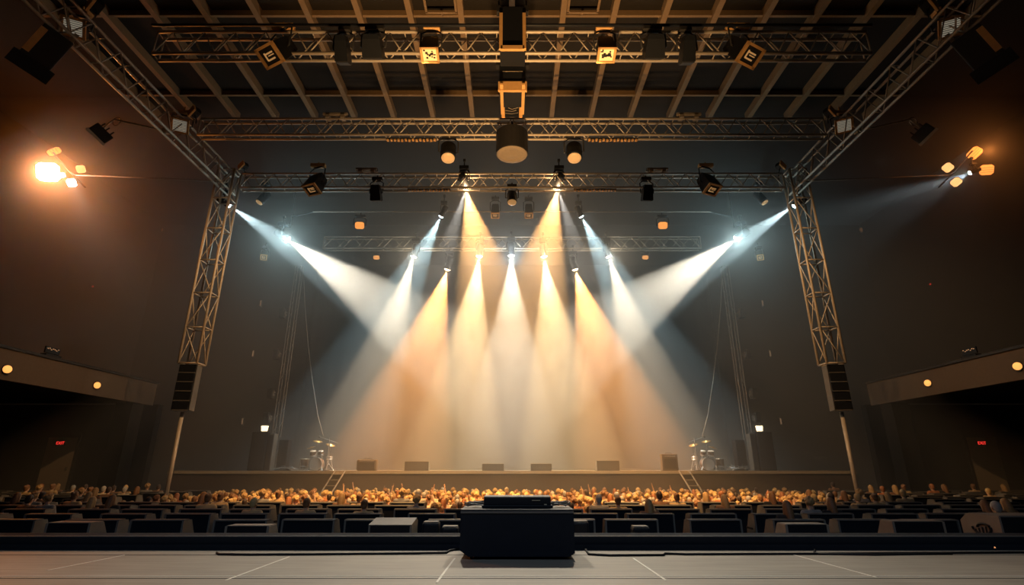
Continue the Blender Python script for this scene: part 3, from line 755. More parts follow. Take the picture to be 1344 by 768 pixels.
# right-most speaker with curved emblem on its side
p0 = P(1318,700,8.9); 
r = thing('loudspeaker','black loudspeaker at the right edge with a curled emblem on its tan side','loudspeaker',(p0.x,8.9,ZA))
hh = P(1318,679,8.9).z-ZA
MB().prism([(0,0),(.75,0),(.75,hh-.1),(.6,hh),(0,hh)],'x',0,1.0).build('cabinet', M['black'], r)
MB().prism([(-.01,0),(.76,0),(.76,hh-.1),(.61,hh+.01),(-.01,hh+.01)],'x',-.03,0).build('side_panel', M['wedgetan'], r)
q = MB()
pts = [(-.045,.33+.2*math.cos(a)*(.5+.5*a/6),.74*hh+.15*hh*math.sin(a)*(.45+.55*a/6)) for a in [k*.3 for k in range(22)]]
q.path([(-.04,y,z) for _,y,z in pts],.018)
for k in range(5): q.box((-.035,.2+.07*k,.70*hh-.02*k),(.02,.018,.22*hh))
q.build('emblem', M['black'], r)
MB().box((.5,.3,hh+.012),(1.0,.6,.022)).build('top_panel', M['seatside'], r)
# small dark bits between seats
for k,(px,py,lab) in enumerate(((565,691,'small black stand box with rounded top beside the sloping monitor'),(590,697,'small black case just left of the flight case'),(762,690,'small black case just right of the flight case'),(842,697,'small equipment pouch between two front seats right of the case'))):
    p = P(px,py,10.2); r = thing('equipment_box', lab, 'box', (p.x,10.2,ZA)); hb = p.z-ZA+.06
    MB().box((0,.12,hb/2),(.30,.3,hb),bev=.04).build('body', M['black'], r)
    MB().box((0,.12,hb+.008),(.26,.24,.014)).build('lid', M['seatside'], r)
    MB().box((.05,-.035,hb*.6),(.08,.012,.03)).build('latch', M['glassgrid'], r)

# ------------------------------------------------------------------ auditorium seats
def make_seat(w, lab):
    root = thing('auditorium_seat', lab, 'seat')
    objs = []
    b = MB(); b.prism([(0,.06),(.13,.06),(.20,.93),(.03,.93)],'x',-w/2+.035,w/2-.035)
    objs.append(b.build('backrest', M['black_soft'], root))
    b = MB(); b.box((0,.40,.30),(w-.09,.50,.14),bev=.04); objs.append(b.build('cushion', M['black_soft'], root))
    b = MB(); b.prism([(0,.925),(.205,.925),(.20,.95),(.02,.95)],'x',-w/2,w/2); objs.append(b.build('top_rail', M['seatcap'], root))
    for q in (-1,1):
        b = MB(); b.prism([(0,.0),(.52,.0),(.56,.12),(.50,.58),(.30,.93),(0,.935)],'x',q*(w/2-.018)-.018,q*(w/2-.018)+.018)
        sp_ = b.build('side_panel', M['seatside'], root); objs.append(sp_)
        b = MB(); b.box((q*(w/2-.02),.33,.625),(.055,.38,.05),bev=.015); objs.append(b.build('armrest', M['black'], sp_))
    b = MB(); b.box((0,.28,.12),(w-.1,.42,.22)); objs.append(b.build('base', M['black'], root))
    return root, objs
seat0, seat_objs = make_seat(1.08, 'x')
SK = kids_of(seat0, seat_objs)
seat_xy = []          # (row, side, order, x, y)
ROWS = [11.5, 12.95, 14.4, 15.85, 17.2, 18.9, 20.3, 21.7, 23.1, 24.5, 25.9]
front_px = {0: [(150,None)]}
rnd = random.Random(3)
for ri, Y in enumerate(ROWS):
    lim = .93*Y + .4
    for sgn in (-1,1):
        x = 1.22 + (.0 if ri % 2 == 0 else .62) + rnd.uniform(-.1,.1)
        if ri in (3,4): x = AX + .62 + rnd.uniform(0,.3)
        if ri >= 5: x = PX + .85 + rnd.uniform(0,.5)
        k = 0
        while x < min(lim, 25.5):
            # keep the tower foot free
            seat_xy.append((ri, sgn, k, sgn*x, Y + rnd.uniform(-.06,.06), rnd.uniform(-.03,.03)))
            k += 1; x += rnd.choice((1.28,1.34,1.44,1.7))
used = False
for ri, sgn, k, x, y, rz in seat_xy:
    r = seat0 if not used else copy_tree(seat0, SK)
    used = True
    r.location = (x,y,ZT); r.rotation_euler = (0,0,rz)
    r.scale = (1,1,1)
    side = 'left' if sgn<0 else 'right'
    if ri < 5:
        lab = 'black wide seat, %s row from the curb, %s to the %s of the aisle' % (ORD(ri), ORD(k), side)
    else:
        lab = 'black wide seat, %s row of the %s side block, %s from the crowd' % (ORD(ri-5), side, ORD(k))
    tag(r, lab, 'seat', 'rows of black auditorium seats')

# ------------------------------------------------------------------ people
HAIRS = {'blond':(.62,.42,.18),'brown':(.24,.12,.055),'dark':(.055,.035,.028),'auburn':(.36,.14,.055),'grey':(.45,.42,.38),'sandy':(.48,.30,.13)}
SHIRTS = {'rust':(.45,.17,.07),'tan':(.55,.38,.20),'black':(.03,.03,.033),'cream':(.66,.55,.38),'brown':(.26,.14,.08),'grey':(.28,.27,.26)}
for k,c in HAIRS.items(): M['h_'+k] = mat(k+' hair', c, .55, scale=40, var=.35)
for k,c in SHIRTS.items(): M['s_'+k] = mat(k+' cloth', c, .85, scale=20)
M['trousers'] = mat('dark trousers', (.03,.03,.04), .9)
def remesh(mb, vox, smooth=4, ratio=None):
    me = mb.mesh('tmp', M['skin']); o = bpy.data.objects.new('tmp', me); COL.objects.link(o)
    a = o.modifiers.new('r','REMESH'); a.mode='VOXEL'; a.voxel_size = vox
    s = o.modifiers.new('s','SMOOTH'); s.iterations = smooth; s.factor = .5
    if ratio: d = o.modifiers.new('d','DECIMATE'); d.ratio = ratio
    dg = bpy.context.evaluated_depsgraph_get()
    out = bpy.data.meshes.new_from_object(o.evaluated_get(dg)); bpy.data.objects.remove(o)
    for p in out.polygons: p.use_smooth = True
    return out
def joints(sit, arms):
    J = {}
    hz = .47 if sit else .93
    J['hip'] = Vector((0,0,hz)); J['waist'] = Vector((0,.01,hz+.17)); J['chest'] = Vector((0,0,hz+.36)); J['neck'] = Vector((0,.0,hz+.53)); J['head'] = Vector((0,.025,hz+.665))
    for q,s in ((-1,'l'),(1,'r')):
        J['sh'+s] = Vector((q*.185,0,hz+.46))
        a = arms[0] if q<0 else arms[1]
        if a == 'down': J['el'+s] = Vector((q*.25,.02,hz+.18)); J['wr'+s] = Vector((q*.24,.16,hz-.02))
        if a == 'lap': J['el'+s] = Vector((q*.25,.06,hz+.18)); J['wr'+s] = Vector((q*.12,.28,hz+.12))
        if a == 'up': J['el'+s] = Vector((q*.28,.05,hz+.68)); J['wr'+s] = Vector((q*.22,.08,hz+.93))
        if a == 'clap': J['el'+s] = Vector((q*.26,.14,hz+.25)); J['wr'+s] = Vector((q*.06,.30,hz+.50))
        if sit:
            J['kn'+s] = Vector((q*.12,.44,hz-.02)); J['an'+s] = Vector((q*.12,.46,.09))
        else:
            J['kn'+s] = Vector((q*.10,.02,.50)); J['an'+s] = Vector((q*.11,-.01,.09))
        J['hp'+s] = Vector((q*.09,0,hz-.02))
    return J
def body_mb(J):
    b = MB()
    b.limb([J['hip'],J['waist'],J['chest']],[.13,.115,.135],10)
    b.ell(J['chest']+Vector((0,0,.03)),(.185,.11,.14),12,8); b.ell(J['hip'],(.165,.12,.12),12,8)
    b.limb([J['chest']+Vector((0,0,.08)),J['neck'],J['head']],[.08,.055,.055],10)
    h = J['head']; b.ell(h+Vector((0,0,.02)),(.077,.096,.105),14,10); b.ell(h+Vector((0,.03,-.055)),(.055,.06,.06),10,7)
    b.ell(h+Vector((0,.10,-.01)),(.014,.022,.026),8,6)
    for q in (-1,1): b.ell(h+Vector((q*.078,0,.0)),(.014,.024,.034),8,6)
    for s,q in (('l',-1),('r',1)):
        b.limb([J['chest']+Vector((q*.09,0,.08)),J['sh'+s],J['el'+s],J['wr'+s]],[.075,.062,.044,.03],8)
        d = (J['wr'+s]-J['el'+s]).normalized(); b.ell(J['wr'+s]+d*.05,(.034,.034,.05),8,6)
        b.limb([J['hp'+s],J['kn'+s],J['an'+s]],[.092,.06,.042],8)
        b.limb([J['an'+s]+Vector((0,-.03,-.045)),J['an'+s]+Vector((0,.14,-.06))],[.042,.034],8)
    return b
def fingers(J):
    f = MB()
    for s,q in (('l',-1),('r',1)):
        d = (J['wr'+s]-J['el'+s]).normalized(); B = basis(d).to_3x3(); p = J['wr'+s]+d*.075
        for k in range(4):
            o = B @ Vector(((k-1.5)*.017,0,0)); Ln = (.062,.075,.07,.055)[k]; cu = B @ Vector((0,.02,0))
            f.path([p+o-d*.02,p+o+d*Ln*.5,p+o+d*Ln+cu],[.009,.0085,.006],5)
        o = B @ Vector((-q*.03,.005,0)); f.path([J['wr'+s]+d*.03+o*.5, J['wr'+s]+d*.06+o*1.4, J['wr'+s]+d*.09+o*1.7],[.011,.010,.007],5)
    return f
def shirt_mb(J, arms):
    b = MB()
    b.limb([J['hip']+Vector((0,0,.0)),J['waist'],J['chest']],[.148,.135,.15],12)
    b.ell(J['chest']+Vector((0,0,.03)),(.20,.125,.152),12,8); b.ell(J['hip'],(.178,.135,.10),12,8)
    b.limb([J['chest']+Vector((0,0,.10)),J['neck']+Vector((0,0,-.03))],[.10,.066],10)
    for s,q in (('l',-1),('r',1)):
        e = J['sh'+s].lerp(J['el'+s],.8)
        b.limb([J['chest']+Vector((q*.09,0,.08)),J['sh'+s],e],[.09,.076,.06],8)
    return b
def trouser_mb(J):
    b = MB(); b.ell(J['hip']+Vector((0,0,-.03)),(.172,.130,.12),12,8)
    for s in 'lr': b.limb([J['hp'+s],J['kn'+s],J['an'+s]],[.102,.072,.058],8)
    return b
def hair_mb(J, style):
    h = J['head']; b = MB(); R = random.Random(style)
    if style == 'curly':
        for k in range(46):
            a = R.uniform(0,2*PI); t = R.uniform(-.25,1)
            v = Vector((math.cos(a)*math.sqrt(1-t*t)*.088, math.sin(a)*math.sqrt(1-t*t)*.100-.016, t*.112+.03))
            if v.y > .05 and v.z < .075: continue
            rr = R.uniform(.026,.036); b.ell(h+v,(rr,rr,rr),6,5)
        b.ell(h+Vector((0,-.014,.032)),(.088,.098,.108),12,8)
    else:
        b.ell(h+Vector((0,-.014,.034)),(.088,.100,.104),14,9)
        b.ell(h+Vector((0,-.045,-.02)),(.076,.062,.08),12,8)
        if style == 'long':
            b.limb([h+Vector((0,-.05,0)),h+Vector((0,-.075,-.10)),h+Vector((0,-.10,-.22))],[.085,.085,.075],10)
            for q in (-1,1): b.limb([h+Vector((q*.065,-.02,.02)),h+Vector((q*.075,-.03,-.14))],[.035,.035],8)
        if style == 'bun':
            b.ell(h+Vector((0,-.11,.075)),(.042,.042,.042),10,7)
    return b
def make_person(lab, hair, style, shirt, sit, arms, name='person'):
    J = joints(sit, arms)
    root = thing(name, lab, 'person')
    objs = []
    me = remesh(body_mb(J), .022, 3, .55)
    # join fingers and eyes into the body mesh
    bm = bmesh.new(); bm.from_mesh(me)
    fm = fingers(J).mesh('f', M['skin'], True); bm.from_mesh(fm); bpy.data.meshes.remove(fm)
    n0 = len(bm.faces)
    ey = MB()
    for q in (-1,1): ey.ell(J['head']+Vector((q*.032,.088,.015)),(.012,.008,.009),6,5)
    em_ = ey.mesh('e', M['eye'], True); bm.from_mesh(em_); bm.faces.ensure_lookup_table()
    for f in bm.faces[n0:]: f.material_index = 1
    bm.to_mesh(me); bm.free(); bpy.data.meshes.remove(em_)
    me.materials.clear(); me.materials.append(M['skin']); me.materials.append(M['eye'])
    o = bpy.data.objects.new('body', me); COL.objects.link(o); o.parent = root; objs.append(o)
    for nm, mb, vox, mm in (('shirt', shirt_mb(J,arms), .022, M['s_'+shirt]), ('trousers', trouser_mb(J), .026, M['trousers']), ('hair', hair_mb(J,style), .014, M['h_'+hair])):
        me = remesh(mb, vox, 2, .5); me.materials.clear(); me.materials.append(mm)
        o = bpy.data.objects.new(nm, me); COL.objects.link(o); o.parent = root; objs.append(o)
    return root, objs
STAND = [('blond','curly','rust',('down','down')),('brown','short','tan',('down','clap')),('sandy','curly','cream',('clap','clap')),('auburn','long','rust',('down','down')),
         ('dark','short','grey',('down','down')),('blond','bun','tan',('clap','clap')),('brown','curly','brown',('down','down')),('sandy','short','tan',('down','up')),
         ('auburn','bun','cream',('up','up')),('grey','short','brown',('down','down'))]
SIT = [('brown','long','black'),('blond','short','tan'),('auburn','short','rust'),('sandy','curly','grey'),('dark','short','brown'),('grey','short','cream'),('brown','bun','tan'),('sandy','long','brown')]
# standing crowd in the pit
rnd = random.Random(11)
spots = []
for Ya in (15.45,16.05,16.65,17.25,17.85):
    x = -AX+.35
    while x < AX-.3:
        if rnd.random() < .8: spots.append((x+rnd.uniform(-.06,.06), Ya+rnd.uniform(-.08,.08)))
        x += rnd.uniform(.48,.6)
ri = 0; Y = 18.6
while Y < 27.2:
    x = -PX+.55 + rnd.uniform(0,.3)
    while x < PX-.4:
        e = abs(x)/PX
        px_ = CX + F*x/Y
        keep = .97
        if e > .80: keep = .72
        if abs(px_-557) < 14 and Y > 25.5: keep = 0        # the notch in the crowd
        if Y < 19.6: keep = .75
        if Y > 26.2 and abs(abs(x)-8.9) < .9: keep = 0
        if abs(abs(x)-13.2) < .55 and abs(Y-21.95) < .6: keep = 0
        if rnd.random() < keep: spots.append((x+rnd.uniform(-.04,.04), Y+rnd.uniform(-.07,.07)))
        x += rnd.uniform(.48,.57)
    Y += .50; ri += 1
protos = []
for i,(h,st,sh,ar) in enumerate(STAND):
    pose = 'both arms raised' if ar==('up','up') else 'one arm raised' if 'up' in ar else 'hands joined' if ar==('clap','clap') else 'one hand lifted' if 'clap' in ar else 'arms down'
    sty = {'short':'short','long':'long','curly':'curly','bun':'tied-up'}[st]
    lab = 'standing person, %s %s hair, %s top, %s, in the packed crowd' % (sty,h,sh,pose)
    r, ob = make_person(lab,h,st,sh,False,ar)
    protos.append((r, kids_of(r,ob), lab, ob))
NIND = 236
spots.sort(key=lambda s: s[1])
def vidx(): 
    q = rnd.random()
    return 7 if q < .02 else 8 if q < .03 else rnd.choice((0,1,2,3,4,5,6,9,0,2,5))
first = [True]*len(protos)
for x,y in spots[:NIND]:
    v = vidx(); r, ks, lab, ob = protos[v]
    if first[v]: first[v] = False
    else: r = copy_tree(r, ks)
    r.location = (x,y,0); r.rotation_euler = (0,0,rnd.uniform(-.35,.35)+math.atan2(x,40)*1.0); s = rnd.uniform(.88,1.02); r.scale = (s,s,s)
    tag(r, lab, 'person', 'packed standing crowd, '+lab.split(', in the')[0].replace('standing person, ',''))
# the rest of the crowd: one body of people too many to single out
low = []
for r, ks, lab, ob in protos:
    vs = []; fs = []; mi = []
    for k, o in enumerate(ob):
        tmp = bpy.data.objects.new('t', o.data.copy()); COL.objects.link(tmp)
        d = tmp.modifiers.new('d','DECIMATE'); d.ratio = .28
        dg = bpy.context.evaluated_depsgraph_get(); me = bpy.data.meshes.new_from_object(tmp.evaluated_get(dg))
        o0 = len(vs); vs += [v.co.copy() for v in me.vertices]; fs += [[i+o0 for i in p.vertices] for p in me.polygons]
        mi += [me.materials[0].name]*len(me.polygons)
        bpy.data.objects.remove(tmp); bpy.data.meshes.remove(me)
    low.append((vs,fs,mi))
names = sorted({m for l in low for m in l[2]}); nidx = {n:i for i,n in enumerate(names)}
V=[];Fc=[];MI=[]
for x,y in spots[NIND:]:
    v = vidx(); vs,fs,mi = low[v]
    s = rnd.uniform(.88,1.02); R = Matrix.Translation((x,y,0)) @ Matrix.Rotation(rnd.uniform(-.3,.3),4,'Z') @ Matrix.Scale(s,4)
    o0 = len(V); V += [tuple(R @ q) for q in vs]; Fc += [[i+o0 for i in f] for f in fs]; MI += [nidx[m] for m in mi]
me = bpy.data.meshes.new('crowd'); me.from_pydata(V,[],Fc)
for n in names: me.materials.append(bpy.data.materials[n])
me.polygons.foreach_set('material_index', MI)
me.polygons.foreach_set('use_smooth', [True]*len(me.polygons))
cr = bpy.data.objects.new('crowd', me); COL.objects.link(cr)
tag(cr, 'dense far part of the golden-lit standing crowd right below the main stage', 'crowd', kind='stuff')
# seated people
sprotos = []
for h,st,sh in SIT:
    r, ob = make_person('x',h,st,sh,True,('lap','lap')); sprotos.append([r, kids_of(r,ob), True, h, st, sh])
rnd = random.Random(21)
cand = []
for s_ in seat_xy:
    ri, sgn, k, x, y, rz = s_
    if abs(x)/y > .92: continue
    if abs(abs(x)-18.5) < 1.0 and y > 24: continue
    pr = {0:.08,1:.30,2:.36,3:.45,4:.55}.get(ri, .50 if abs(x) < 18 else .30)
    if rnd.random() < pr: cand.append(s_)
cand = cand[:64]
for ri, sgn, k, x, y, rz in cand:
    for off in ([0] if rnd.random() < .6 else [-.25,.25]):
        q = rnd.randrange(len(sprotos)); r, ks, fst, h, st, sh = sprotos[q]
        if fst: sprotos[q][2] = False
        else: r = copy_tree(r, ks)
        r.location = (x+off+ (rnd.uniform(-.08,.08) if off==0 else 0), y+.36, ZT-.0); r.rotation_euler = (0,0,rz+rnd.uniform(-.1,.1)); sc = rnd.uniform(.97,1.04); r.scale = (sc,sc,sc)
        side = 'left' if sgn<0 else 'right'
        sty = {'short':'short','long':'long','curly':'curly','bun':'tied-up'}[st]
        where = ('%s row, %s seat %s of aisle' % (ORD(ri), ORD(k), side)) if ri<5 else ('%s row of %s block, %s seat from crowd' % (ORD(ri-5), side, ORD(k)))
        half = '' if off==0 else (', left half' if off<0 else ', right half')
        tag(r, 'seated person, %s %s hair, %s%s' % (sty,h,where,half), 'person', 'seated audience')

# ------------------------------------------------------------------ things on the main stage
def stage_monitor(x0,x1,y0,label,Y=28.55,round_=False):
    p0, p1 = P(x0,616,Y), P(x1,616,Y); w = p1.x-p0.x; h = P(x0,y0,Y).z-ZD
    r = thing('stage_monitor', label, 'loudspeaker', ((p0.x+p1.x)/2,Y,ZD))
    prof = [(0,0),(.55,0),(.55,.12),(.28,h),(0,h)]
    MB().prism(prof,'x',-w/2,w/2).build('cabinet', M['mon'], r)
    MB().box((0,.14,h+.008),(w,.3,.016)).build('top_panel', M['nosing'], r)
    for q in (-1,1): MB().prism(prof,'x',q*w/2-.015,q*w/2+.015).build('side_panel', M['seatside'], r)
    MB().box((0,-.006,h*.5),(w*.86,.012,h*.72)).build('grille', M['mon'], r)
    return r
stage_monitor(531,562,606,'floor monitor on the stage edge, second from the left')
stage_monitor(633,661,609,'low floor monitor on the stage edge left of centre')
stage_monitor(697,724,609,'low floor monitor on the stage edge right of centre')
stage_monitor(784,813,605,'floor monitor on the stage edge with lit left side, right of centre')
# rounded amp at left
def amp(x0,x1,y0,Y,label,rounded):
    p0,p1 = P(x0,616,Y),P(x1,616,Y); w=p1.x-p0.x; h=P(x0,y0,Y).z-ZD
    r = thing('guitar_amplifier', label, 'amplifier', ((p0.x+p1.x)/2,Y,ZD))
    MB().box((0,.22,h/2),(w,.42,h),bev=(.16*h if rounded else .03)).build('cabinet', M['mon'], r)
    MB().box((0,-.0,h*.42),(w*.8,.03,h*.6),bev=.01).build('grille', M['dark'], r)
    MB().box((0,.02,h*.86),(w*.7,.05,h*.1)).build('control_panel', M['chrome'], r)
    k = MB()
    for q in range(6): k.tube((-w*.28+q*w*.11,-.0,h*.86),(-w*.28+q*w*.11,-.03,h*.86),.016,8)
    k.build('knobs', M['chrome'], r)
    MB().path([(-w*.2,.2,h),(-w*.18,.2,h+.05),(w*.18,.2,h+.05),(w*.2,.2,h)],.016).build('handle', M['dark'], r)
    return r
amp(467,494,603,28.7,'rounded guitar amplifier on the stage beside the left ladder',True)
amp(870,891,596,28.7,'tall guitar amplifier on the stage beside the right ladder',False)
# ladders from the stage edge
for sgn, side in ((-1,'left'),(1,'right')):
    xt = P(672+sgn*226,616,27.9).x; xb = P(672+sgn*238,645,27.2).x
    r = thing('stage_ladder', 'metal step ladder leaning against the %s part of the stage front' % side, 'ladder', (xt,27.2,0))
    top = Vector((0,.72,ZD+.03)); bot = Vector((xb-xt,0,0)); 
    top, bot = Vector((0,.74,ZD)), Vector((sgn*1.05,-.3,0.02))
    for q in (-1,1):
        MB().box((top+bot)/2+Vector((q*.26,0,0)),(.06,.06,(top-bot).length),basis(top-bot).to_3x3()).build('rail', M['alu'], r)
    for k in range(9):
        c = bot.lerp(top,(k+.6)/9.2); MB().box(c,(.5,.14,.035)).build('step', M['alu'], r)
# drum kits
def drum(name, label, c, rad, dep, axis, feet, m='drum'):
    r = thing(name, label, 'drum', c)
    B = basis(Vector(axis))
    MB().lathe([(rad,0),(rad,dep)],24,B.copy(),cap=False).build('shell', M[m], r, True)
    for z in (0,dep):
        MB().lathe([(rad*.985,z-.004),(rad*.985,z+.004)],24,B.copy()).build('drum_head', M['drumhead'], r)
        MB().lathe([(rad*1.0,z-.025),(rad*1.05,z-.025),(rad*1.05,z+.025),(rad*1.0,z+.025)],24,B.copy(),cap=False).build('hoop', M['chrome'], r, True)
    lg = MB()
    for k in range(8):
        a = 2*PI*k/8; lg.tube(B @ Vector((rad*1.02*math.cos(a),rad*1.02*math.sin(a),.02)), B @ Vector((rad*1.02*math.cos(a),rad*1.02*math.sin(a),dep-.02)),.009,6)
    lg.build('tension_rods', M['chrome'], r)
    for f0,f1 in feet: MB().tube(f0,f1,.015,8).build('leg', M['chrome'], r)
    return r
def cymbal(label, p, tilt, rad):
    r = thing('cymbal_stand', label, 'cymbal', (p.x,p.y,ZD)); h = p.z-ZD
    MB().tube((0,0,.3),(0,0,h),.014,8).build('pole', M['chrome'], r)
    for k in range(3):
        a = 2*PI*k/3+.4; MB().tube((0,0,.38),(.3*math.cos(a),.3*math.sin(a),.012),.012,6).build('leg', M['chrome'], r)
    mx = Matrix.Translation((0,0,h)) @ Matrix.Rotation(tilt,4,'Y') @ Matrix.Rotation(.25,4,'X')
    MB().lathe([(rad,-.012),(rad*.5,.006),(rad*.2,.014),(rad*.16,.035),(.012,.05)],24,mx.copy(),cap=True).build('cymbal', M['cym'], r, True)
    return r
def kit(sgn, side):
    X = lambda x: x if sgn<0 else 1344-x
    Yk = 29.6; cx = P(X(414),610,Yk).x
    tag_ = side+' drum kit'
    z0 = ZD
    b = drum('bass_drum','big bass drum of the %s drum kit, its round head facing the hall' % side,(cx,Yk,z0+.34),.33,.42,(0,1,0),[(Vector((-.3,.05,-.1)),Vector((-.42,-.05,-.335))),(Vector((.3,.05,-.1)),Vector((.42,-.05,-.335)))])
    drum('floor_tom','floor tom standing outside the bass drum of the %s kit' % side,(cx+sgn*.75,Yk+.35,z0+.22),.22,.38,(0,0,1),[(Vector((.22*math.cos(a),.22*math.sin(a),.2)),Vector((.24*math.cos(a),.24*math.sin(a),-.215))) for a in (0,2.1,4.2)])
    drum('tom_drum','small tom on a leg above the bass drum of the %s kit, outer one' % side,(cx+sgn*.22,Yk+.1,z0+.80),.16,.22,(0,-.35,1),[(Vector((0,.12,.05)),Vector((0,.55,-.79)))])
    drum('tom_drum','small tom on a leg above the bass drum of the %s kit, inner one' % side,(cx-sgn*.20,Yk+.1,z0+.82),.15,.20,(0,-.35,1),[(Vector((0,.12,.05)),Vector((0,.55,-.81)))])
    drum('snare_drum','shallow snare drum of the %s kit, on three slim legs' % side,(cx-sgn*.55,Yk+.5,z0+.58),.17,.14,(0,0,1),[(Vector((.1*math.cos(a),.1*math.sin(a),0)),Vector((.26*math.cos(a),.26*math.sin(a),-.575))) for a in (.3,2.4,4.5)],'chrome')
    for k,(dx,zz,tl,rr,nm) in enumerate(((.62,1.22,.25,.24,'outer low'),(.25,1.55,-.2,.26,'high middle'),(-.52,1.35,-.3,.26,'inner'))):
        cymbal('%s cymbal on a tripod stand of the %s drum kit' % (nm,side), Vector((cx+sgn*dx,Yk+.75-.1*k,z0+zz)), tl*sgn, rr)
    # microphone boom stand at the inner side
    px = P(X(433),575,Yk-.4); r = thing('microphone_stand','tall microphone boom stand beside the %s drum kit' % side,'microphone stand',(px.x,Yk-.4,z0)); h = px.z-z0
    MB().tube((0,0,.02),(0,0,h),.025,8).build('pole', M['chrome'], r)
    MB().lathe([(.2,0),(.2,.02),(.04,.05)],14).build('base', M['dark'], r)
    MB().tube((sgn*.55,.1,h+.05),(-sgn*.45,0,h-.25),.014,6).build('boom', M['chrome'], r)
    MB().ell((sgn*.6,.1,h+.06),(.06,.04,.04),8,6).build('microphone', M['dark'], r)
    # cable heap with small lights
    cc = thing('cable_heap','tangle of cables with tiny glints on the stage outside the %s drum kit' % side,'cable',(cx+sgn*1.45,Yk-.3,z0)); R = random.Random(5+sgn); pts=[]
    for k in range(60):
        a = k*.7; rr = .15+.4*R.random(); pts.append((rr*math.cos(a)*1.3,rr*math.sin(a)*.6,.02+.15*R.random()*(1 if k%5 else 2.2)))
    MB().path(pts,.014,5).build('cables', M['chrome'], cc, True)
    bx = MB(); bx.box((0,0,.06),(.5,.3,.12),bev=.02); bx.build('junction_box', M['dark'], cc)
kit(-1,'left'); kit(1,'right')
# side loudspeakers with work lamps on top
for sgn, side in ((-1,'left'),(1,'right')):
    X = lambda x: x if sgn<0 else 1344-x
    Yq = 29.2; p0,p1 = sorted((P(X(324),615,Yq).x,P(X(345),615,Yq).x)); top = P(X(335),567,Yq).z
    r = thing('loudspeaker','tall black loudspeaker on the stage at %s with a lamp above' % side,'loudspeaker',((p0+p1)/2,Yq,ZD)); w=p1-p0; h=top-ZD
    MB().box((0,.4,h/2),(w,.8,h),bev=.03).build('cabinet', M['black'], r)
    MB().box((0,-.01,h*.5),(w*.86,.03,h*.9)).build('grille', M['dark'], r)
    for z in (.3,.62): MB().box((0,-.03,h*z),(w*.86,.02,.02)).build('seam_bar', M['black'], r)
    r2 = thing('loudspeaker','slim column speaker against the inner side of the tall %s loudspeaker' % side,'loudspeaker',((p0+p1)/2-sgn*(w/2+.20),Yq+.05,ZD))
    MB().box((0,.25,h*.48),(.30,.5,h*.96),bev=.02).build('cabinet', M['mon'], r2)
    MB().box((0,-.01,h*.48),(.22,.03,h*.88)).build('grille', M['dark'], r2)
    r4 = thing('equipment_rack','ribbed equipment rack next to the stage tower at %s' % side,'rack',((p0+p1)/2-sgn*(w/2+.72),Yq+.5,ZD))
    MB().box((0,.25,h*.40),(.5,.5,h*.8)).build('cabinet', M['black'], r4)
    q = MB()
    for k in range(12): q.box((0,-.012,.12+k*h*.06),(.42,.03,.045))
    q.build('rack_units', M['dark'], r4)
    r3 = thing('work_lamp','small glowing square lamp on top of the %s loudspeaker' % side,'lamp',((p0+p1)/2+-sgn*.1,Yq+.2,top))
    MB().box((0,0,.02),(.3,.2,.04)).build('base', M['dark'], r3)
    MB().prism([(-.14,.05),(.14,.05),(.18,.34),(-.18,.34)],'y',-.02,.10).build('lens', M['e_work'], r3)
    MB().box((0,.15,.19),(.36,.1,.34),bev=.02).build('housing', M['black'], r3)
# small wall lights on the back wall and in the dark
for k,(px,py,hh_) in enumerate(((332,464,.42),(318,553,.4),(342,398,.42))):
    for sgn, side in ((-1,'left'),(1,'right')):
        p = P(px if sgn<0 else 1343-px,py,38.0); r = thing('wall_lamp','thin faint wall lamp behind the stage at %s, %s' % (side,('middle one','lowest one','highest one')[k]),'lamp',p)
        MB().box((0,.1,0),(.16,.16,hh_*1.3),bev=.03).build('housing', M['dark'], r)
        MB().tube((0,-.0,-hh_/2),(0,-.0,hh_/2),.05,8).build('tube', M['e_strip'], r)
for sgn, side, px, py, Xw in ((-1,'left',121,376,27.9),(1,'right',1222,373,27.9)):
    p = P(px,py,Xw/abs(ray(px,py)[0])); r = thing('indicator_light','tiny red indicator light on the dark %s wall' % side,'lamp',p)
    MB().box((sgn*.02,0,0),(.1,.3,.2),bev=.02).build('housing', M['black'], r)
    MB().ell((-sgn*.05,0,0),(.04,.07,.07),8,6).build('lens', M['e_red'], r)
p = P(211,303,27.9/abs(ray(211,303)[0])*.93) ; 
for sgn, side in ((-1,'left'),(1,'right')):
    px = 211 if sgn<0 else 1131
    p = P(px,302,38.0); r = thing('wall_lamp','small dim round lamp high on the dark wall beyond the %s tower' % side,'lamp',p)
    MB().lathe([(.2,-.2),(.24,0),(.22,.02)],14,basis(Vector((0,-1,0)))).build('housing', M['dark'], r, True)
    MB().lathe([(.2,.0),(.16,.06),(.04,.09)],14,basis(Vector((0,-1,0)))).build('lens', mat('dim lens '+side,(.8,.4,.15),.4,emit=(1,.45,.15),estr=.16,var=0), r, True)

# ------------------------------------------------------------------ haze over the stage
hz = MB().box((0,(22.0+38.1)/2,(.35+ZC-.8)/2+.17),(2*WX-.1,38.1-22.0,ZC-.8-.35))
hm = bpy.data.materials.new('stage haze'); hm.use_nodes = True; nt = hm.node_tree; nt.nodes.clear()
out = nt.nodes.new('ShaderNodeOutputMaterial'); vsn = nt.nodes.new('ShaderNodeVolumeScatter')
vsn.inputs['Color'].default_value = (.95,.95,.95,1); vsn.inputs['Density'].default_value = .06; vsn.inputs['Anisotropy'].default_value = .25
nt.links.new(vsn.outputs[0], out.inputs['Volume'])
try: hm.cycles.volume_sampling = 'MULTIPLE_IMPORTANCE'; hm.cycles.homogeneous_volume = True
except Exception: pass
ho = hz.build('haze', hm)
tag(ho, 'thin stage haze filling the air around the beams', 'haze', kind='stuff')

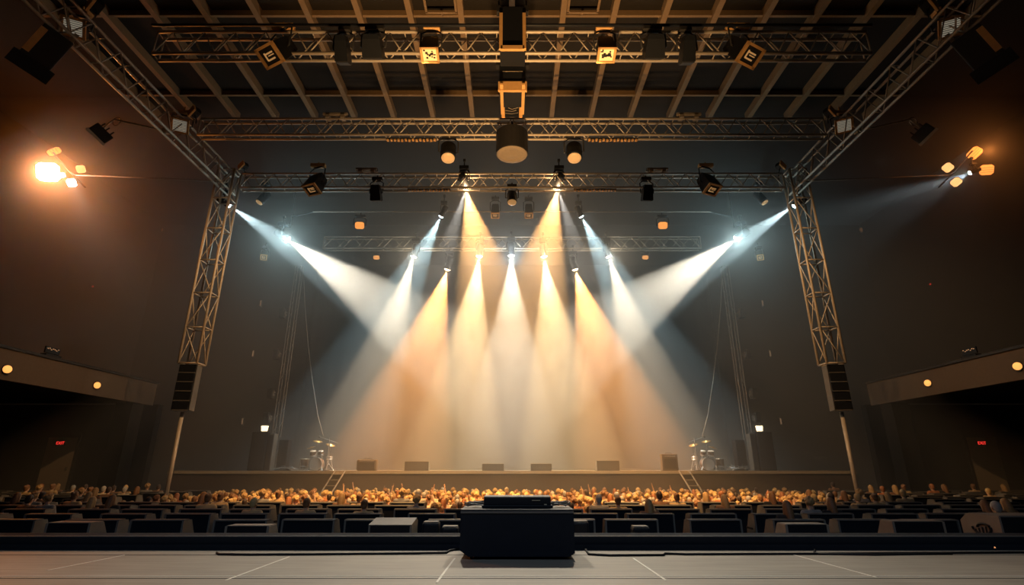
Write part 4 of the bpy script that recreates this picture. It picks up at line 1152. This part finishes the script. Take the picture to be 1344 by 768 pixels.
# ------------------------------------------------------------------ crowd and floor lamps, added uplights and fill
def uplight(x, y, z, target, power, col, deg, label):  # added lamps hidden behind the curb, to brighten roof beams and trusses
    r = thing('added_floor_uplight', label, 'lamp', (x,y,z)); d = (Vector(target)-Vector((x,y,z+.25))).normalized(); B = basis(d)
    MB().lathe([(.09,-.22),(.13,-.18),(.13,.0),(.11,-.02)],14,Matrix.Translation((0,0,.28)) @ B).build('head', M['black'], r, True)
    MB().lathe([(.105,-.02),(.05,.0)],14,Matrix.Translation((0,0,.28)) @ B).build('lens', M['e_warm'], r, True)
    MB().box((0,0,.02),(.3,.2,.04)).path([(-.15,0,.03),(-.15,0,.26)],.012).path([(.15,0,.03),(.15,0,.26)],.012).build('stand', M['dark'], r)
    spot('added_uplight_spot', Vector((x,y,z+.28))+d*.05, target, power, col, deg, .8, .2)
UPC = (1,.55,.20)
uplight(-.42,8.75,ZA,(-.8,14.3,20),7500,UPC,62,'small added floor uplight hidden behind the curb left of the flight case')
uplight(.42,8.75,ZA,(.8,14.3,20),7500,UPC,62,'small added floor uplight hidden behind the curb right of the flight case')
# lamps already hung on the trusses that light crowd, seats and floor
cl = P(588,208,17.9); crr = P(754,208,17.9)
for p, tx in ((cl,-4.5),(crr,4.5)):
    p1_ = P(CX+(-108 if tx<0 else 108),72,13.2)+Vector((0,-.1,-.25))
    spot('crowd_light', p1_, (tx,21.0,1.2), 9000, (1,.52,.17), 58, .9, .12)
    spot('crowd_light', p+Vector((0,.1,-.12)), (tx,22.4,1.2), 11500, (1,.52,.17), 62, .8, .08)
    spot('floor_light', p+Vector((0,-.15,-.12)), (tx*.3,6.5,1.6), 4700, (1,.91,.74), 45, 1.0, .2)
spot('added_rear_fill', (0,-4.5,13), (0,12,.8), 1500, (.55,.74,1), 75, .9, .4)  # added cool fill behind the camera, no fixture, lifts the black seats
for sgn in (-1,1):
    p = P(672+sgn*108,72,13.2)
    spot('tower_light', p+Vector((0,.1,-.2)), P(672+sgn*420,420,21.9), 5600, (1,.55,.22), 52, .8, .15)

# ------------------------------------------------------------------ camera, world, render look
cam = bpy.data.cameras.new('camera'); co = bpy.data.objects.new('camera', cam); COL.objects.link(co)
cam.sensor_width = 36; cam.sensor_fit = 'HORIZONTAL'; cam.lens = F/1344*36; cam.clip_end = 200
co.location = (0,0,CZ); co.rotation_euler = (PI/2+TH,0,0); scn.camera = co
w = bpy.data.worlds.new('world'); scn.world = w; w.use_nodes = True
w.node_tree.nodes['Background'].inputs[0].default_value = (.75,.85,1,1); w.node_tree.nodes['Background'].inputs[1].default_value = .0
scn.view_settings.view_transform = 'Standard'; scn.view_settings.look = 'None'; scn.view_settings.gamma = 1; scn.view_settings.use_curve_mapping = False
scn.view_settings.exposure = 0.0
cy = scn.cycles
cy.use_denoising = True
try: cy.denoiser = 'OPENIMAGEDENOISE'; cy.denoising_input_passes = 'RGB_ALBEDO_NORMAL'; cy.denoising_prefilter = 'ACCURATE'
except Exception as e: print(e)
cy.use_adaptive_sampling = False; cy.use_light_tree = True
cy.max_bounces = 5; cy.diffuse_bounces = 3; cy.glossy_bounces = 2; cy.volume_bounces = 0; cy.transparent_max_bounces = 4
cy.sample_clamp_indirect = 3.0; cy.sample_clamp_direct = 0
cy.caustics_reflective = False; cy.caustics_refractive = False
